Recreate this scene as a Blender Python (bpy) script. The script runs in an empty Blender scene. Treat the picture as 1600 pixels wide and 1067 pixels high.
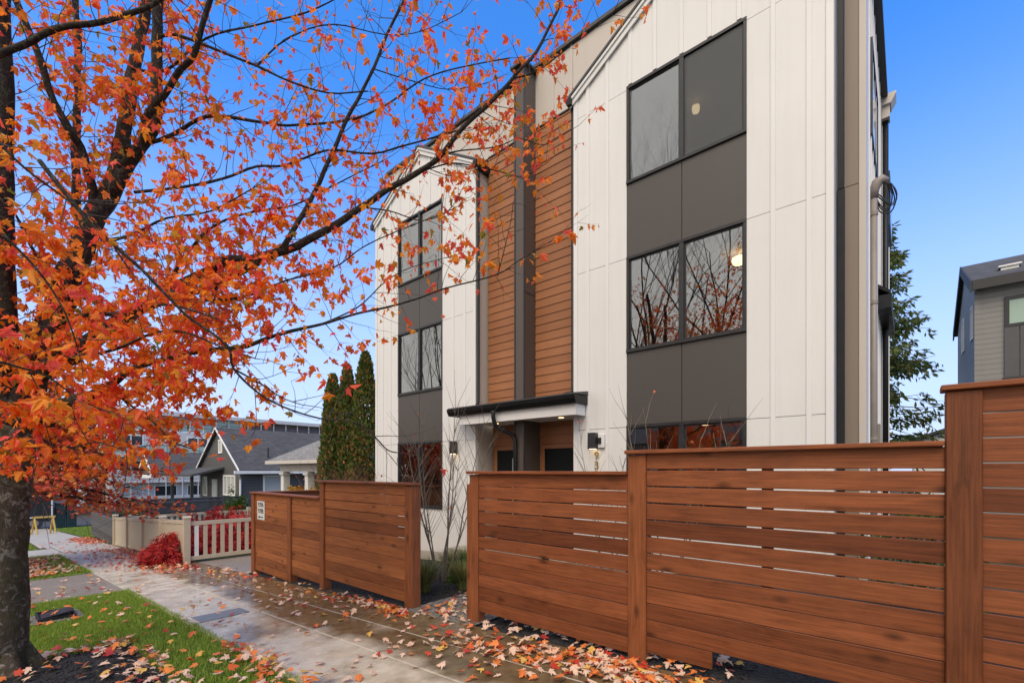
import bpy, bmesh, math, random
from mathutils import Vector, Matrix, Euler, noise
R = math.radians
random.seed(7)
SC = bpy.context.scene
COL = SC.collection

# ------------------------------------------------------------------ camera
CAM_Z = 1.453
cd = bpy.data.cameras.new('camera'); cam = bpy.data.objects.new('camera', cd); COL.objects.link(cam)
cam.location = (0, 0, CAM_Z); cam.rotation_euler = (R(90), 0, R(40.77))
cd.sensor_width = 36; cd.lens = 16.2; cd.shift_y = 0.1259
cd.clip_start = .05; cd.clip_end = 3000
SC.camera = cam
# ------------------------------------------------------------------ world, sun, exposure
SUN_EL, SUN_AZ = R(52), R(158)
w = bpy.data.worlds.new('World'); SC.world = w; w.use_nodes = True
nt = w.node_tree; nt.nodes.clear()
sky = nt.nodes.new('ShaderNodeTexSky'); sky.sky_type = 'NISHITA'; sky.sun_disc = False
sky.sun_elevation = SUN_EL; sky.sun_rotation = SUN_AZ; sky.air_density = 1.0; sky.dust_density = 1.2; sky.ozone_density = 1.5
hs = nt.nodes.new('ShaderNodeHueSaturation'); hs.inputs['Saturation'].default_value = 1.2; hs.inputs['Value'].default_value = 1.08
bg = nt.nodes.new('ShaderNodeBackground'); bg.inputs['Strength'].default_value = .15
wo = nt.nodes.new('ShaderNodeOutputWorld')
# thin bright cloud added out of view on the street side, for white fill and reflections, breaking up towards the clear side
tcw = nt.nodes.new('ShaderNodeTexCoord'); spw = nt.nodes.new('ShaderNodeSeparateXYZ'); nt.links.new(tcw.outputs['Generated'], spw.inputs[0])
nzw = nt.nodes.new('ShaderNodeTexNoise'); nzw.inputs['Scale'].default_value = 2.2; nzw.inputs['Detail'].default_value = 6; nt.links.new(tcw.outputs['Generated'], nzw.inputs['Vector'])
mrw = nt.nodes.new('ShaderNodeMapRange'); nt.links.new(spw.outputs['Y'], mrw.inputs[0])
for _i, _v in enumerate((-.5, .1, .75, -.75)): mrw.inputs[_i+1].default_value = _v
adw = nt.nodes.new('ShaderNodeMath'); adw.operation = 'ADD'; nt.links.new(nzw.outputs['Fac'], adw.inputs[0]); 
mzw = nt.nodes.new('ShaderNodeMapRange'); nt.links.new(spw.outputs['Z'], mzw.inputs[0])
for _i, _v in enumerate((.80, .95, -.75, .75)): mzw.inputs[_i+1].default_value = _v  # unseen cloud overhead, added for neutral, brighter light on the ground
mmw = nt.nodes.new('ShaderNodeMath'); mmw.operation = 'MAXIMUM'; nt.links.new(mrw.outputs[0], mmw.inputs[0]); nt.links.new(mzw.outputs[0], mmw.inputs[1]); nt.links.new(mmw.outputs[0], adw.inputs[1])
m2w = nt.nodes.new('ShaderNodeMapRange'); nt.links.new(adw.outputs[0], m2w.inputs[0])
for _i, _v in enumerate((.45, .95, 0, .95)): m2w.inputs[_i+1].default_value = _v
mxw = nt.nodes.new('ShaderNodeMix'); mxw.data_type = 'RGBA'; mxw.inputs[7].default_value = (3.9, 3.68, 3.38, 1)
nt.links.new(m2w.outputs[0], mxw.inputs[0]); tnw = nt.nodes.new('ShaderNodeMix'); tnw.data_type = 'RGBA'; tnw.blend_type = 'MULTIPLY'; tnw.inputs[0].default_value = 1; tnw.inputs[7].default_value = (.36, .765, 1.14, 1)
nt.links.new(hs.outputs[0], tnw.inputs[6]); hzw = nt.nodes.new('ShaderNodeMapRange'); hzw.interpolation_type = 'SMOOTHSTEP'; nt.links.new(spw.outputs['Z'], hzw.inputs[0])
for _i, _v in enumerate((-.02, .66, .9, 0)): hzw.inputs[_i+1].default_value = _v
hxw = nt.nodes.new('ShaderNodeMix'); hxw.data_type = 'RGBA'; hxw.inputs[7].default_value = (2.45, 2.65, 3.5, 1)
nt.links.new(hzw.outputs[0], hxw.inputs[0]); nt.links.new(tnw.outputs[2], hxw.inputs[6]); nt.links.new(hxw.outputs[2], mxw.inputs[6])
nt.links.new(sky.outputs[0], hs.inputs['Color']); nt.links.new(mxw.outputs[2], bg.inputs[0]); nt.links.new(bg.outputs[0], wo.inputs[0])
sl = bpy.data.lights.new('sun', 'SUN'); sl.energy = 1.3; sl.angle = R(40); sl.color = (1, .85, .68)
so = bpy.data.objects.new('sun', sl); COL.objects.link(so)
sd = Vector((math.sin(SUN_AZ)*math.cos(SUN_EL), math.cos(SUN_AZ)*math.cos(SUN_EL), math.sin(SUN_EL)))
so.rotation_euler = sd.to_track_quat('Z', 'Y').to_euler(); so.location = (0, -5, 30)
SC.view_settings.view_transform = 'Standard'; SC.view_settings.look = 'None'
SC.view_settings.exposure = 1.02; SC.view_settings.gamma = 1
SC.cycles.max_bounces = 8; SC.cycles.transparent_max_bounces = 12

# ------------------------------------------------------------------ materials
MATS = {}
class NB:
    def __init__(s, name):
        s.m = bpy.data.materials.new(name); s.m.use_nodes = True; s.t = s.m.node_tree
        s.b = s.t.nodes['Principled BSDF']; s.out = s.t.nodes['Material Output']; MATS[name] = s.m
    def n(s, typ, **kw):
        x = s.t.nodes.new(typ)
        for k, v in kw.items(): setattr(x, k, v)
        return x
    def l(s, a, b): s.t.links.new(a, b)
    def coord(s, scale=(1, 1, 1), rnd=0):
        tc = s.n('ShaderNodeTexCoord'); mp = s.n('ShaderNodeMapping'); mp.inputs['Scale'].default_value = scale
        src = tc.outputs['Object']
        if rnd:
            g = s.n('ShaderNodeNewGeometry'); a = s.n('ShaderNodeVectorMath', operation='SCALE')
            a.inputs[0].default_value = (rnd, rnd*.7, rnd*1.3); s.l(g.outputs['Random Per Island'], a.inputs['Scale'])
            ad = s.n('ShaderNodeVectorMath', operation='ADD'); s.l(src, ad.inputs[0]); s.l(a.outputs[0], ad.inputs[1]); src = ad.outputs[0]
        s.l(src, mp.inputs['Vector']); return mp.outputs[0]
    def noise(s, co, scale, detail=5, rough=.6, dist=0):
        x = s.n('ShaderNodeTexNoise'); x.inputs['Scale'].default_value = scale; x.inputs['Detail'].default_value = detail
        x.inputs['Roughness'].default_value = rough; x.inputs['Distortion'].default_value = dist
        s.l(co, x.inputs['Vector']); return x.outputs['Fac']
    def ramp(s, fac, stops, interp='LINEAR'):
        x = s.n('ShaderNodeValToRGB'); x.color_ramp.interpolation = interp; e = x.color_ramp.elements
        while len(e) < len(stops): e.new(.5)
        for i, (p, c) in enumerate(stops):
            e[i].position = p; e[i].color = (*c, 1) if len(c) == 3 else c
        s.l(fac, x.inputs[0]); return x.outputs[0]
    def mix(s, fac, a, b, typ='MIX'):
        x = s.n('ShaderNodeMix', data_type='RGBA', blend_type=typ)
        for sock, v in ((x.inputs[0], fac), (x.inputs[6], a), (x.inputs[7], b)):
            if isinstance(v, (int, float)): sock.default_value = v
            elif isinstance(v, tuple): sock.default_value = (*v, 1)
            else: s.l(v, sock)
        return x.outputs[2]
    def math(s, op, a, b=0.0):
        x = s.n('ShaderNodeMath', operation=op)
        for i, v in enumerate((a, b)):
            if isinstance(v, (int, float)): x.inputs[i].default_value = v
            else: s.l(v, x.inputs[i])
        return x.outputs[0]
    def maprange(s, v, a, b, c, d):
        x = s.n('ShaderNodeMapRange'); s.l(v, x.inputs[0])
        for i, q in enumerate((a, b, c, d)): x.inputs[i+1].default_value = q
        return x.outputs[0]
    def rnd(s): return s.n('ShaderNodeNewGeometry').outputs['Random Per Island']
    def bump(s, h, strength=.3, dist=.01):
        x = s.n('ShaderNodeBump'); x.inputs['Strength'].default_value = strength; x.inputs['Distance'].default_value = dist
        s.l(h, x.inputs['Height']); s.l(x.outputs[0], s.b.inputs['Normal'])
    def set(s, col=None, rough=None, metal=None, spec=None):
        for k, v in (('Base Color', col), ('Roughness', rough), ('Metallic', metal), ('Specular IOR Level', spec)):
            if v is None: continue
            if isinstance(v, (int, float)): s.b.inputs[k].default_value = v
            elif isinstance(v, tuple): s.b.inputs[k].default_value = (*v, 1)
            else: s.l(v, s.b.inputs[k])
        return s.m

def plain(name, col, rough=.6, var=.12, scale=3, bump=.0, bscale=60, metal=0, spec=.5):
    s = NB(name); co = s.coord(); f = s.noise(co, scale)
    lo = tuple(c*(1-var) for c in col); hi = tuple(min(1, c*(1+var)) for c in col)
    s.set(s.ramp(f, [(.3, lo), (.7, hi)]), s.maprange(f, .3, .7, max(.02, rough-.07), rough+.07), metal, spec)
    if bump: s.bump(s.noise(co, bscale, 3), bump, .004)
    return s.m

def painted(name, col, streak=.06, rough=.5):
    s = NB(name); co = s.coord(); a = s.noise(co, .8); b = s.noise(s.coord((9, 9, .5)), 1.2, 4)
    c = s.ramp(a, [(.3, tuple(x*.95 for x in col)), (.7, col)])
    c = s.mix(s.maprange(b, .45, .8, 0, streak*3), c, tuple(x*.72 for x in col))
    s.set(c, rough); s.bump(s.noise(s.coord((60, 60, 7)), 1.5, 3), .12, .002); return s.m

def wood(name, base, axis=0, dark=.55, rough=.55, knots=True, vary=1.0):
    s = NB(name)
    sc = [14, 14, 14]; sc[axis] = 1.1
    co = s.coord(tuple(sc), 37.0); g1 = s.noise(co, 1.6, 6, .65, 1.2)
    sc2 = [90, 90, 90]; sc2[axis] = 2.5
    g2 = s.noise(s.coord(tuple(sc2), 11.0), 1, 3, .6)
    bl = s.noise(s.coord((1, 1, 1), 6.0), 3.2, 6, .7)
    r = s.rnd()
    c = s.ramp(g1, [(.25, tuple(x*dark*.75 for x in base)), (.48, base), (.78, tuple(min(1, x*1.5) for x in base))])
    c = s.mix(s.maprange(g2, .38, .68, 0, .6), c, tuple(x*dark*.6 for x in base))
    c = s.mix(s.maprange(bl, .35, .75, 0, .55), c, (base[0]*1.25, base[1]*1.35, base[2]*1.4))
    tone = s.ramp(r, [(0, (.66, .62, .6)), (.5, (1, 1, 1)), (1, (1.22, 1.26, 1.3))])
    c = s.mix(1.0, c, tone, 'MULTIPLY')
    if knots:
        sk = [7.5, 7.5, 7.5]; sk[axis] = 3.2
        v = s.n('ShaderNodeTexVoronoi'); v.inputs['Scale'].default_value = 1; v.inputs['Randomness'].default_value = 1
        s.l(s.coord(tuple(sk), 23.0), v.inputs['Vector'])
        k = s.maprange(v.outputs['Distance'], .06, .26, 1, 0)
        keep = s.math('GREATER_THAN', s.n('ShaderNodeSeparateColor').outputs[0], .5)
        sep = keep.node.inputs[0].links[0].from_node; s.l(v.outputs['Color'], sep.inputs[0])
        k = s.math('MULTIPLY', k, keep)
        c = s.mix(s.math('MULTIPLY', k, .85), c, tuple(x*.2 for x in base))
    if vary < 1: c = s.mix(vary, base, c)
    s.set(c, s.maprange(bl, .3, .7, rough-.12, rough+.15), spec=.3)
    s.bump(s.math('ADD', g1, s.math('MULTIPLY', g2, .5)), .35, .003)
    return s.m

def foliage(name, stops, trans=.4, rough=.5, light=None):
    s = NB(name); r = s.rnd(); c = s.ramp(r, stops)
    co = s.coord(); c = s.mix(s.maprange(s.noise(co, 35, 2), .35, .7, 0, .22), c, s.mix(.6, c, (.02, .008, .004)))
    s.set(c, rough, spec=.3)
    t = s.n('ShaderNodeBsdfTranslucent'); s.l(c, t.inputs['Color'])
    mx = s.n('ShaderNodeMixShader'); mx.inputs[0].default_value = trans
    s.l(s.b.outputs[0], mx.inputs[1]); s.l(t.outputs[0], mx.inputs[2]); s.l(mx.outputs[0], s.out.inputs[0])
    return s.m

def bark(name, base, lich=(.3, .3, .24), amount=.5, scale=1.0):
    s = NB(name); co = s.coord((1, 1, .55)); a = s.noise(co, 22*scale, 8, .7, .6); b = s.noise(s.coord(), 15*scale, 6, .7, .6)
    f = s.noise(s.coord((1, 1, .35)), 60*scale, 4)
    c = s.ramp(a, [(.3, tuple(x*.45 for x in base)), (.7, tuple(x*1.3 for x in base))])
    c = s.mix(s.maprange(b, .53, .6, 0, amount), c, lich)
    m = s.noise(s.coord(), 3.1*scale, 5); c = s.mix(s.maprange(m, .5, .65, 0, .5), c, (.045, .05, .018))
    s.set(c, .9, spec=.2); s.bump(s.math('ADD', a, s.math('MULTIPLY', f, .6)), .9, .02); return s.m

def emit(name, col, strength):
    s = NB(name); s.set((.8, .8, .75), .5); s.b.inputs['Emission Color'].default_value = (*col, 1); s.b.inputs['Emission Strength'].default_value = strength; return s.m

def glass(name, refl=.19, tint=(.86, .87, .86)):
    s = NB(name); g = s.n('ShaderNodeBsdfGlossy'); g.inputs['Roughness'].default_value = .004; g.inputs['Color'].default_value = (.92, .94, .95, 1)
    co = s.coord(); bp = s.n('ShaderNodeBump'); bp.inputs['Strength'].default_value = .012; bp.inputs['Distance'].default_value = .02
    s.l(s.noise(co, 1.6, 1), bp.inputs['Height']); s.l(bp.outputs[0], g.inputs['Normal'])
    t = s.n('ShaderNodeBsdfTransparent'); t.inputs['Color'].default_value = (*tint, 1)
    lw = s.n('ShaderNodeLayerWeight'); lw.inputs['Blend'].default_value = .5
    mx = s.n('ShaderNodeMixShader'); s.l(s.maprange(s.math('POWER', lw.outputs['Facing'], 4.0), 0, 1, refl, .85), mx.inputs[0])
    s.l(t.outputs[0], mx.inputs[1]); s.l(g.outputs[0], mx.inputs[2]); s.l(mx.outputs[0], s.out.inputs[0]); return s.m

white = painted('white_siding', (.725, .722, .712)); white_trim = painted('white_trim', (.745, .742, .735), .03)
taupe = painted('taupe_siding', (.235, .19, .15), .05); pale_taupe_shade = painted('pale_taupe_shade', (.55, .50, .45), .05)  # light taupe holds the shade of white return and recess walls; also trim, gutter
panel_m = painted('charcoal_panel', (.070, .061, .055), .05, .45)
pier_m = painted('brown_panel', (.085, .066, .056), .05, .45)
black_metal = plain('black_metal', (.014, .0145, .016), .4, .2, 6, spec=.25)
frame_m = plain('window_frame_paint', (.02, .02, .022), .4, .2, 8)
roof_m = plain('dark_roof_metal', (.05, .05, .052), .5, .2, 4)
cladding = wood('wood_cladding', (.315, .132, .06), 0, .85, .5, False, .45)
door_m = plain('dark_door_paint', (.008, .010, .011), .6, .2, 3, spec=.15)
glass_m = glass('window_glass'); glass_dim = glass('far_glass', .2)
_sc = NB('insect_screen'); _sc.set((.10, .105, .108), .7); _tr = _sc.n('ShaderNodeBsdfTransparent'); _mx = _sc.n('ShaderNodeMixShader'); _mx.inputs[0].default_value = .5
_sc.l(_tr.outputs[0], _mx.inputs[1]); _sc.l(_sc.b.outputs[0], _mx.inputs[2]); _sc.l(_mx.outputs[0], _sc.out.inputs[0]); screen_m = _sc.m
brass = plain('brass', (.55, .36, .12), .3, .1, 20, metal=.9)
conduit_m = plain('conduit_paint', (.25, .215, .185), .5, .1, 4)
fence_m = wood('cedar_stain', (.20, .058, .020), 0); fence_y = wood('cedar_stain_return', (.205, .064, .023), 1)
fence_left = wood('cedar_stain_light', (.275, .088, .028), 0); post_dark = wood('cedar_stain_dark_upright', (.125, .036, .012), 2); joint_m = plain('joint_mortar', (.52, .45, .35), .7, .2, 12)
fence_z = wood('cedar_stain_upright', (.20, .06, .02), 2)
vinyl = painted('tan_vinyl', (.56, .47, .35), .08, .45); vinyl_white = plain('white_picket_paint', (.8, .8, .78), .4, .05)
grey_wood = wood('weathered_grey_wood', (.085, .085, .088), 0, .6, .8, False)
grey_wood_y = wood('weathered_grey_wood_return', (.085, .085, .088), 1, .6, .8, False)
interior_warm = plain('interior_wall_paint', (.50, .40, .27), .8, .08, 1); interior_floor = plain('interior_floor_wood', (.2, .11, .05), .5, .3, 4)
interior_grey = plain('interior_grey_paint', (.34, .34, .34), .8, .06, 1)
lamp_e = emit('lamp_glow', (1, .74, .4), 1.6); bulb_e = emit('downlight_glow', (1, .66, .3), 2.2); spot_e = emit('sconce_glow', (1, .72, .4), 4)

def _concrete():
    s = NB('wet_concrete'); co = s.coord(); r = s.rnd()
    big = s.noise(co, .9, 5, .6, .3); med = s.noise(co, 5, 6, .65); fine = s.noise(co, 160, 3)
    sx = s.n('ShaderNodeSeparateXYZ'); s.l(co, sx.inputs[0])
    wet = s.math('ADD', s.maprange(sx.outputs['Y'], 2.25, 2.65, -.2, .2), s.math('ADD', big, s.math('MULTIPLY', s.math('SUBTRACT', r, .5), .16)))
    wet = s.math('ADD', wet, s.maprange(sx.outputs['X'], -12, -4, -.05, .06))
    wm = s.maprange(wet, .4, .62, 0, 1)
    sky_pale = s.ramp(med, [(.3, (.45, .39, .29)), (.7, (.66, .58, .44))])  # paleness is the sky's reflection off wet slabs, put into the colour
    wc = s.ramp(med, [(.3, (.088, .06, .028)), (.7, (.21, .15, .078))])
    c = s.mix(wm, sky_pale, wc); c = s.mix(s.maprange(fine, .4, .75, 0, .3), c, s.mix(.5, c, (.03, .025, .02)))
    st = s.noise(s.coord((1, 1, 1)), 2.3, 6, .7, .8); c = s.mix(s.maprange(st, .58, .75, 0, .45), c, (.075, .055, .035))
    c = s.mix(1.0, c, s.ramp(r, [(0, (.86, .86, .86)), (1, (1.08, 1.08, 1.08))]), 'MULTIPLY')
    film = s.noise(co, 3.3, 5, .6)
    s.set(c, s.mix(s.maprange(film, .4, .62, 0, 1), (.08, .08, .08), s.mix(wm, (.5, .5, .5), (.26, .26, .26))), spec=.45)
    s.bump(s.math('ADD', fine, s.math('MULTIPLY', med, 2)), .16, .004); return s.m
concrete = _concrete()
concrete_far = plain('dry_concrete', (.38, .34, .275), .55, .22, 2.2, .2, 120)
aggregate = None
def _speckle(name, a, b, c3, scale, rough, bumpd, wetness=.0):
    s = NB(name); co = s.coord(); v = s.n('ShaderNodeTexVoronoi'); v.inputs['Scale'].default_value = scale; s.l(co, v.inputs['Vector'])
    sp = s.n('ShaderNodeSeparateColor'); s.l(v.outputs['Color'], sp.inputs[0])
    c = s.ramp(sp.outputs[0], [(0, a), (.5, b), (1, c3)]); c = s.mix(s.maprange(s.noise(co, 1.4, 5), .35, .7, 0, .6), c, s.mix(.5, c, a))
    s.set(c, rough); s.bump(s.math('SUBTRACT', 1.0, v.outputs['Distance']), .8, bumpd); return s.m
aggregate = _speckle('exposed_aggregate', (.12, .095, .07), (.26, .215, .16), (.38, .33, .26), 95, .42, .006)
gravel_m = _speckle('grey_gravel', (.07, .063, .052), (.16, .145, .12), (.30, .275, .235), 55, .7, .012)
mulch_m = _speckle('black_mulch', (.004, .004, .004), (.012, .011, .010), (.028, .024, .02), 45, .85, .02)
soil_m = _speckle('grass_soil', (.012, .02, .006), (.025, .045, .01), (.04, .06, .014), 60, .9, .012)
terrain_m = _speckle('yard_earth', (.03, .03, .015), (.05, .055, .022), (.07, .07, .03), 8, .95, .03)
asphalt_m = _speckle('asphalt', (.03, .03, .032), (.05, .05, .052), (.08, .08, .08), 70, .6, .006)
shingle_dark = None
def _shingle(name, a, b):
    s = NB(name); br = s.n('ShaderNodeTexBrick'); br.inputs['Scale'].default_value = 1; br.inputs['Brick Width'].default_value = .33; br.inputs['Row Height'].default_value = .14
    br.inputs['Mortar Size'].default_value = .012; br.inputs['Color1'].default_value = (*a, 1); br.inputs['Color2'].default_value = (*b, 1); br.inputs['Mortar'].default_value = (*[x*.4 for x in a], 1)
    tc = s.n('ShaderNodeTexCoord'); sx = s.n('ShaderNodeSeparateXYZ'); s.l(tc.outputs['Object'], sx.inputs[0])
    cb = s.n('ShaderNodeCombineXYZ'); s.l(s.math('ADD', sx.outputs[0], sx.outputs[1]), cb.inputs[0]); s.l(s.math('MULTIPLY', sx.outputs[2], 1.8), cb.inputs[1])
    s.l(cb.outputs[0], br.inputs['Vector']); co = s.coord()
    c = s.mix(s.maprange(s.noise(co, 6, 6, .7), .3, .7, 0, .5), br.outputs['Color'], b); s.set(c, .85); s.bump(s.noise(co, 90, 3), .4, .006); return s.m
shingle_dark = _shingle('dark_shingles', (.045, .045, .048), (.085, .085, .088)); shingle_grey = _shingle('grey_shingles', (.16, .155, .15), (.25, .245, .235))

MAPLE = [(0, (.92, .11, .09)), (.2, (.94, .14, .05)), (.45, (.97, .23, .03)), (.72, (.98, .30, .025)), (.9, (.95, .36, .03)), (.97, (.7, .36, .04)), (1, (.25, .23, .03))]
leaf_m = foliage('maple_leaf', MAPLE, .5)
leaf_far_m = foliage('distant_maple_leaf', [(0, (.62, .07, .05)), (.4, (.80, .14, .06)), (.75, (.84, .24, .06)), (1, (.7, .34, .1))], .4)
fallen_ms = [foliage('fallen_leaf_pale', [(0, (.62, .42, .32)), (.6, (.72, .50, .36)), (1, (.70, .42, .26))], .1),
             foliage('fallen_leaf_orange', [(0, (.62, .12, .03)), (1, (.72, .24, .05))], .1),
             foliage('fallen_leaf_red', [(0, (.38, .025, .02)), (1, (.58, .07, .03))], .1),
             foliage('fallen_leaf_yellow', [(0, (.62, .34, .06)), (1, (.70, .45, .12))], .1)]
grass_m = foliage('lawn_grass', [(0, (.15, .25, .022)), (.5, (.27, .40, .04)), (1, (.42, .52, .1))], .25, .5)
cedar_m = foliage('arborvitae_spray', [(0, (.04, .075, .015)), (.45, (.10, .16, .03)), (.74, (.18, .21, .045)), (.86, (.28, .15, .045)), (1, (.34, .17, .06))], .2, .7)
conifer_m = foliage('conifer_spray', [(0, (.06, .10, .03)), (.6, (.13, .18, .05)), (.9, (.22, .22, .07)), (1, (.2, .14, .06))], .4, .7)
red_m = foliage('laceleaf_red', [(0, (.16, .006, .01)), (.5, (.45, .02, .025)), (1, (.75, .07, .05))], .35)
bush_m = foliage('shrub_green', [(0, (.03, .075, .012)), (.6, (.07, .14, .02)), (1, (.12, .17, .03))], .2)
orn_m = foliage('ornamental_grass_blade', [(0, (.10, .13, .03)), (.5, (.19, .2, .06)), (1, (.36, .3, .13))], .25)
bark_m = bark('maple_bark', (.085, .066, .045), (.33, .30, .25), .6); bark_limb = bark('maple_limb_bark', (.042, .032, .026), (.16, .16, .11), .45, 2)
twig_m = plain('twig_bark', (.045, .03, .025), .8, .3, 30); twig_red = plain('reddish_twig', (.16, .06, .045), .7, .3, 20); twig_grey = plain('grey_twig', (.15, .12, .09), .8, .3, 20)
brown_in = plain('dead_inner_twigs', (.11, .065, .04), .9, .3, 10)

# ------------------------------------------------------------------ mesh helpers
class MB:
    def __init__(s): s.v = []; s.f = []
    def box(s, x0, x1, y0, y1, z0, z1):
        i = len(s.v)
        s.v += [(x0, y0, z0), (x1, y0, z0), (x1, y1, z0), (x0, y1, z0), (x0, y0, z1), (x1, y0, z1), (x1, y1, z1), (x0, y1, z1)]
        s.f += [(i, i+3, i+2, i+1), (i+4, i+5, i+6, i+7), (i, i+1, i+5, i+4), (i+1, i+2, i+6, i+5), (i+2, i+3, i+7, i+6), (i+3, i, i+4, i+7)]; return s
    def hexa(s, p):  # 8 points in box() order
        i = len(s.v); s.v += [tuple(q) for q in p]
        s.f += [(i, i+3, i+2, i+1), (i+4, i+5, i+6, i+7), (i, i+1, i+5, i+4), (i+1, i+2, i+6, i+5), (i+2, i+3, i+7, i+6), (i+3, i, i+4, i+7)]; return s
    def quad(s, *p): i = len(s.v); s.v += [tuple(q) for q in p]; s.f.append(tuple(range(i, i+len(p)))); return s
    def prism(s, poly, a, b, axis='y'):  # poly in xz (axis y), yz (axis x) or xy (axis z), counter-clockwise
        i = len(s.v); n = len(poly)
        for t in (a, b):
            for (p, q) in poly: s.v.append({'y': (p, t, q), 'x': (t, p, q), 'z': (p, q, t)}[axis])
        s.f.append(tuple(i+k for k in range(n))); s.f.append(tuple(i+n+k for k in reversed(range(n))))
        for k in range(n): s.f.append((i+k, i+n+k, i+n+(k+1) % n, i+(k+1) % n))
        return s
    def tube(s, pts, rad, n=6, cap=True):
        pts = [Vector(p) for p in pts]; m = len(pts)
        if not isinstance(rad, (list, tuple)): rad = [rad]*m
        i = len(s.v); up = Vector((0, 0, 1)); pu = None
        for k, p in enumerate(pts):
            t = (pts[min(k+1, m-1)]-pts[max(k-1, 0)])
            t = t.normalized() if t.length > 1e-9 else Vector((0, 0, 1))
            if pu is None: pu = t.cross(Vector((1, 0, 0)) if abs(t.x) < .8 else Vector((0, 1, 0))).normalized()
            else:
                pu = (pu - t*pu.dot(t)); pu = pu.normalized() if pu.length > 1e-6 else t.orthogonal().normalized()
            q = t.cross(pu)
            for j in range(n):
                a = 2*math.pi*j/n; s.v.append(tuple(p + (pu*math.cos(a)+q*math.sin(a))*rad[k]))
        for k in range(m-1):
            for j in range(n): s.f.append((i+k*n+j, i+k*n+(j+1) % n, i+(k+1)*n+(j+1) % n, i+(k+1)*n+j))
        if cap: s.f.append(tuple(i+j for j in reversed(range(n)))); s.f.append(tuple(i+(m-1)*n+j for j in range(n)))
        return s
    def pieces(s):
        par = list(range(len(s.v)))
        def fd(a):
            while par[a] != a: par[a] = par[par[a]]; a = par[a]
            return a
        for g in s.f:
            for q in g[1:]: par[fd(q)] = fd(g[0])
        out = {}
        for g in s.f: out.setdefault(fd(g[0]), []).append(g)
        res = []
        for gs in out.values():
            ids = sorted({q for g in gs for q in g}); ix = {q: i for i, q in enumerate(ids)}; m = MB(); m.v = [s.v[q] for q in ids]; m.f = [tuple(ix[q] for q in g) for g in gs]; res.append(m)
        return res
    def build(s, name, m, parent=None, smooth=False, bevel=0):
        me = bpy.data.meshes.new(name); me.from_pydata(s.v, [], s.f); me.materials.append(m)
        if smooth: me.polygons.foreach_set('use_smooth', [True]*len(me.polygons))
        else:
            pass
        o = bpy.data.objects.new(name, me); COL.objects.link(o)
        bm = bmesh.new(); bm.from_mesh(me); bmesh.ops.recalc_face_normals(bm, faces=bm.faces); bm.to_mesh(me); bm.free()
        if bevel:
            b = o.modifiers.new('bevel', 'BEVEL'); b.width = bevel; b.segments = 1; b.limit_method = 'ANGLE'
        if parent is not None:
            o.parent = parent
            if parent.type == 'EMPTY': o.matrix_parent_inverse = Matrix.Translation(-parent.location)
        return o
def raw(name, v, f, m, parent=None):
    me = bpy.data.meshes.new(name); me.from_pydata(v, [], f); me.materials.append(m)
    o = bpy.data.objects.new(name, me); COL.objects.link(o)
    if parent is not None:
        o.parent = parent; o.matrix_parent_inverse = Matrix.Translation(-parent.location)
    return o
def tag(o, label, cat, group=None, kind=None):
    o['label'] = label; o['category'] = cat
    if group: o['group'] = group
    if kind: o['kind'] = kind
    return o
def thing(name, label, cat, loc, group=None):
    o = bpy.data.objects.new(name, None); COL.objects.link(o); o.location = loc; o.empty_display_size = .2
    return tag(o, label, cat, group)
def struct(o): o['kind'] = 'structure'; return o
def gz(x):
    if x < -45: return -2.5875 + .01*(x+45)
    if x > 20: return 1.15 + .02*(x-20)
    return .0575*x
def in_view(p):
    r = .7573*p[0]+.6531*p[1]; f = -.6530*p[0]+.7573*p[1]
    if f < .3: return None
    x = 800+720*r/f; y = 735-720*(p[2]-CAM_Z)/f
    return (x, y, f) if -40 < x < 1640 and -40 < y < 1100 else None
def sloped(mb, x0, x1, y0, y1, top, thick):
    xs = [x0] + [b for b in (-45, 20) if x0 < b < x1] + [x1]
    for a, b in zip(xs, xs[1:]):
        mb.hexa([(a, y0, gz(a)+top-thick), (b, y0, gz(b)+top-thick), (b, y1, gz(b)+top-thick), (a, y1, gz(a)+top-thick), (a, y0, gz(a)+top), (b, y0, gz(b)+top), (b, y1, gz(b)+top), (a, y1, gz(a)+top)])
    return mb
def sheet(name, x0, x1, y0, y1, top, m):
    mb = MB(); xs = [x0] + [b for b in (-45, 20) if x0 < b < x1] + [x1]
    for a, b in zip(xs, xs[1:]): mb.quad((a, y0, gz(a)+top), (b, y0, gz(b)+top), (b, y1, gz(b)+top), (a, y1, gz(a)+top))
    return struct(mb.build(name, m))

def leaf_template(fold=.25, curl=.25, simple=False):
    if simple: half = [(0, 0), (.34, .05), (.55, .5), (.24, .62), (0, 1.0)]
    else: half = [(0, 0), (.2, -.05), (.44, .07), (.33, .22), (.64, .55), (.40, .52), (.23, .47), (.25, .74), (0, 1.08)]
    mids = [half[0], half[-1]]
    V = []; n = len(half)
    for (x, y) in half: V.append((x, y, -fold*x*(.6+y) - curl*y*y))
    for (x, y) in half[1:-1]: V.append((-x, y, -fold*x*(.6+y) - curl*y*y))
    right = tuple(range(n)); left = (0,)+tuple(range(n, 2*n-2))+(n-1,)
    F = [right, tuple(reversed(left))]
    # stalk
    k = len(V); V += [(-.018, 0, 0), (.018, 0, 0), (0, -.55, .12)]; F.append((k, k+2, k+1))
    return V, F
LT = [leaf_template(a, b) for a, b in ((.2, .1), (.7, .45), (-.35, .6), (.8, -.3), (.25, .95), (1.0, .3), (-.7, .2))]
LTS = [leaf_template(a, b, True) for a, b in ((.3, .2), (-.3, .3), (.5, .4))]
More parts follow.
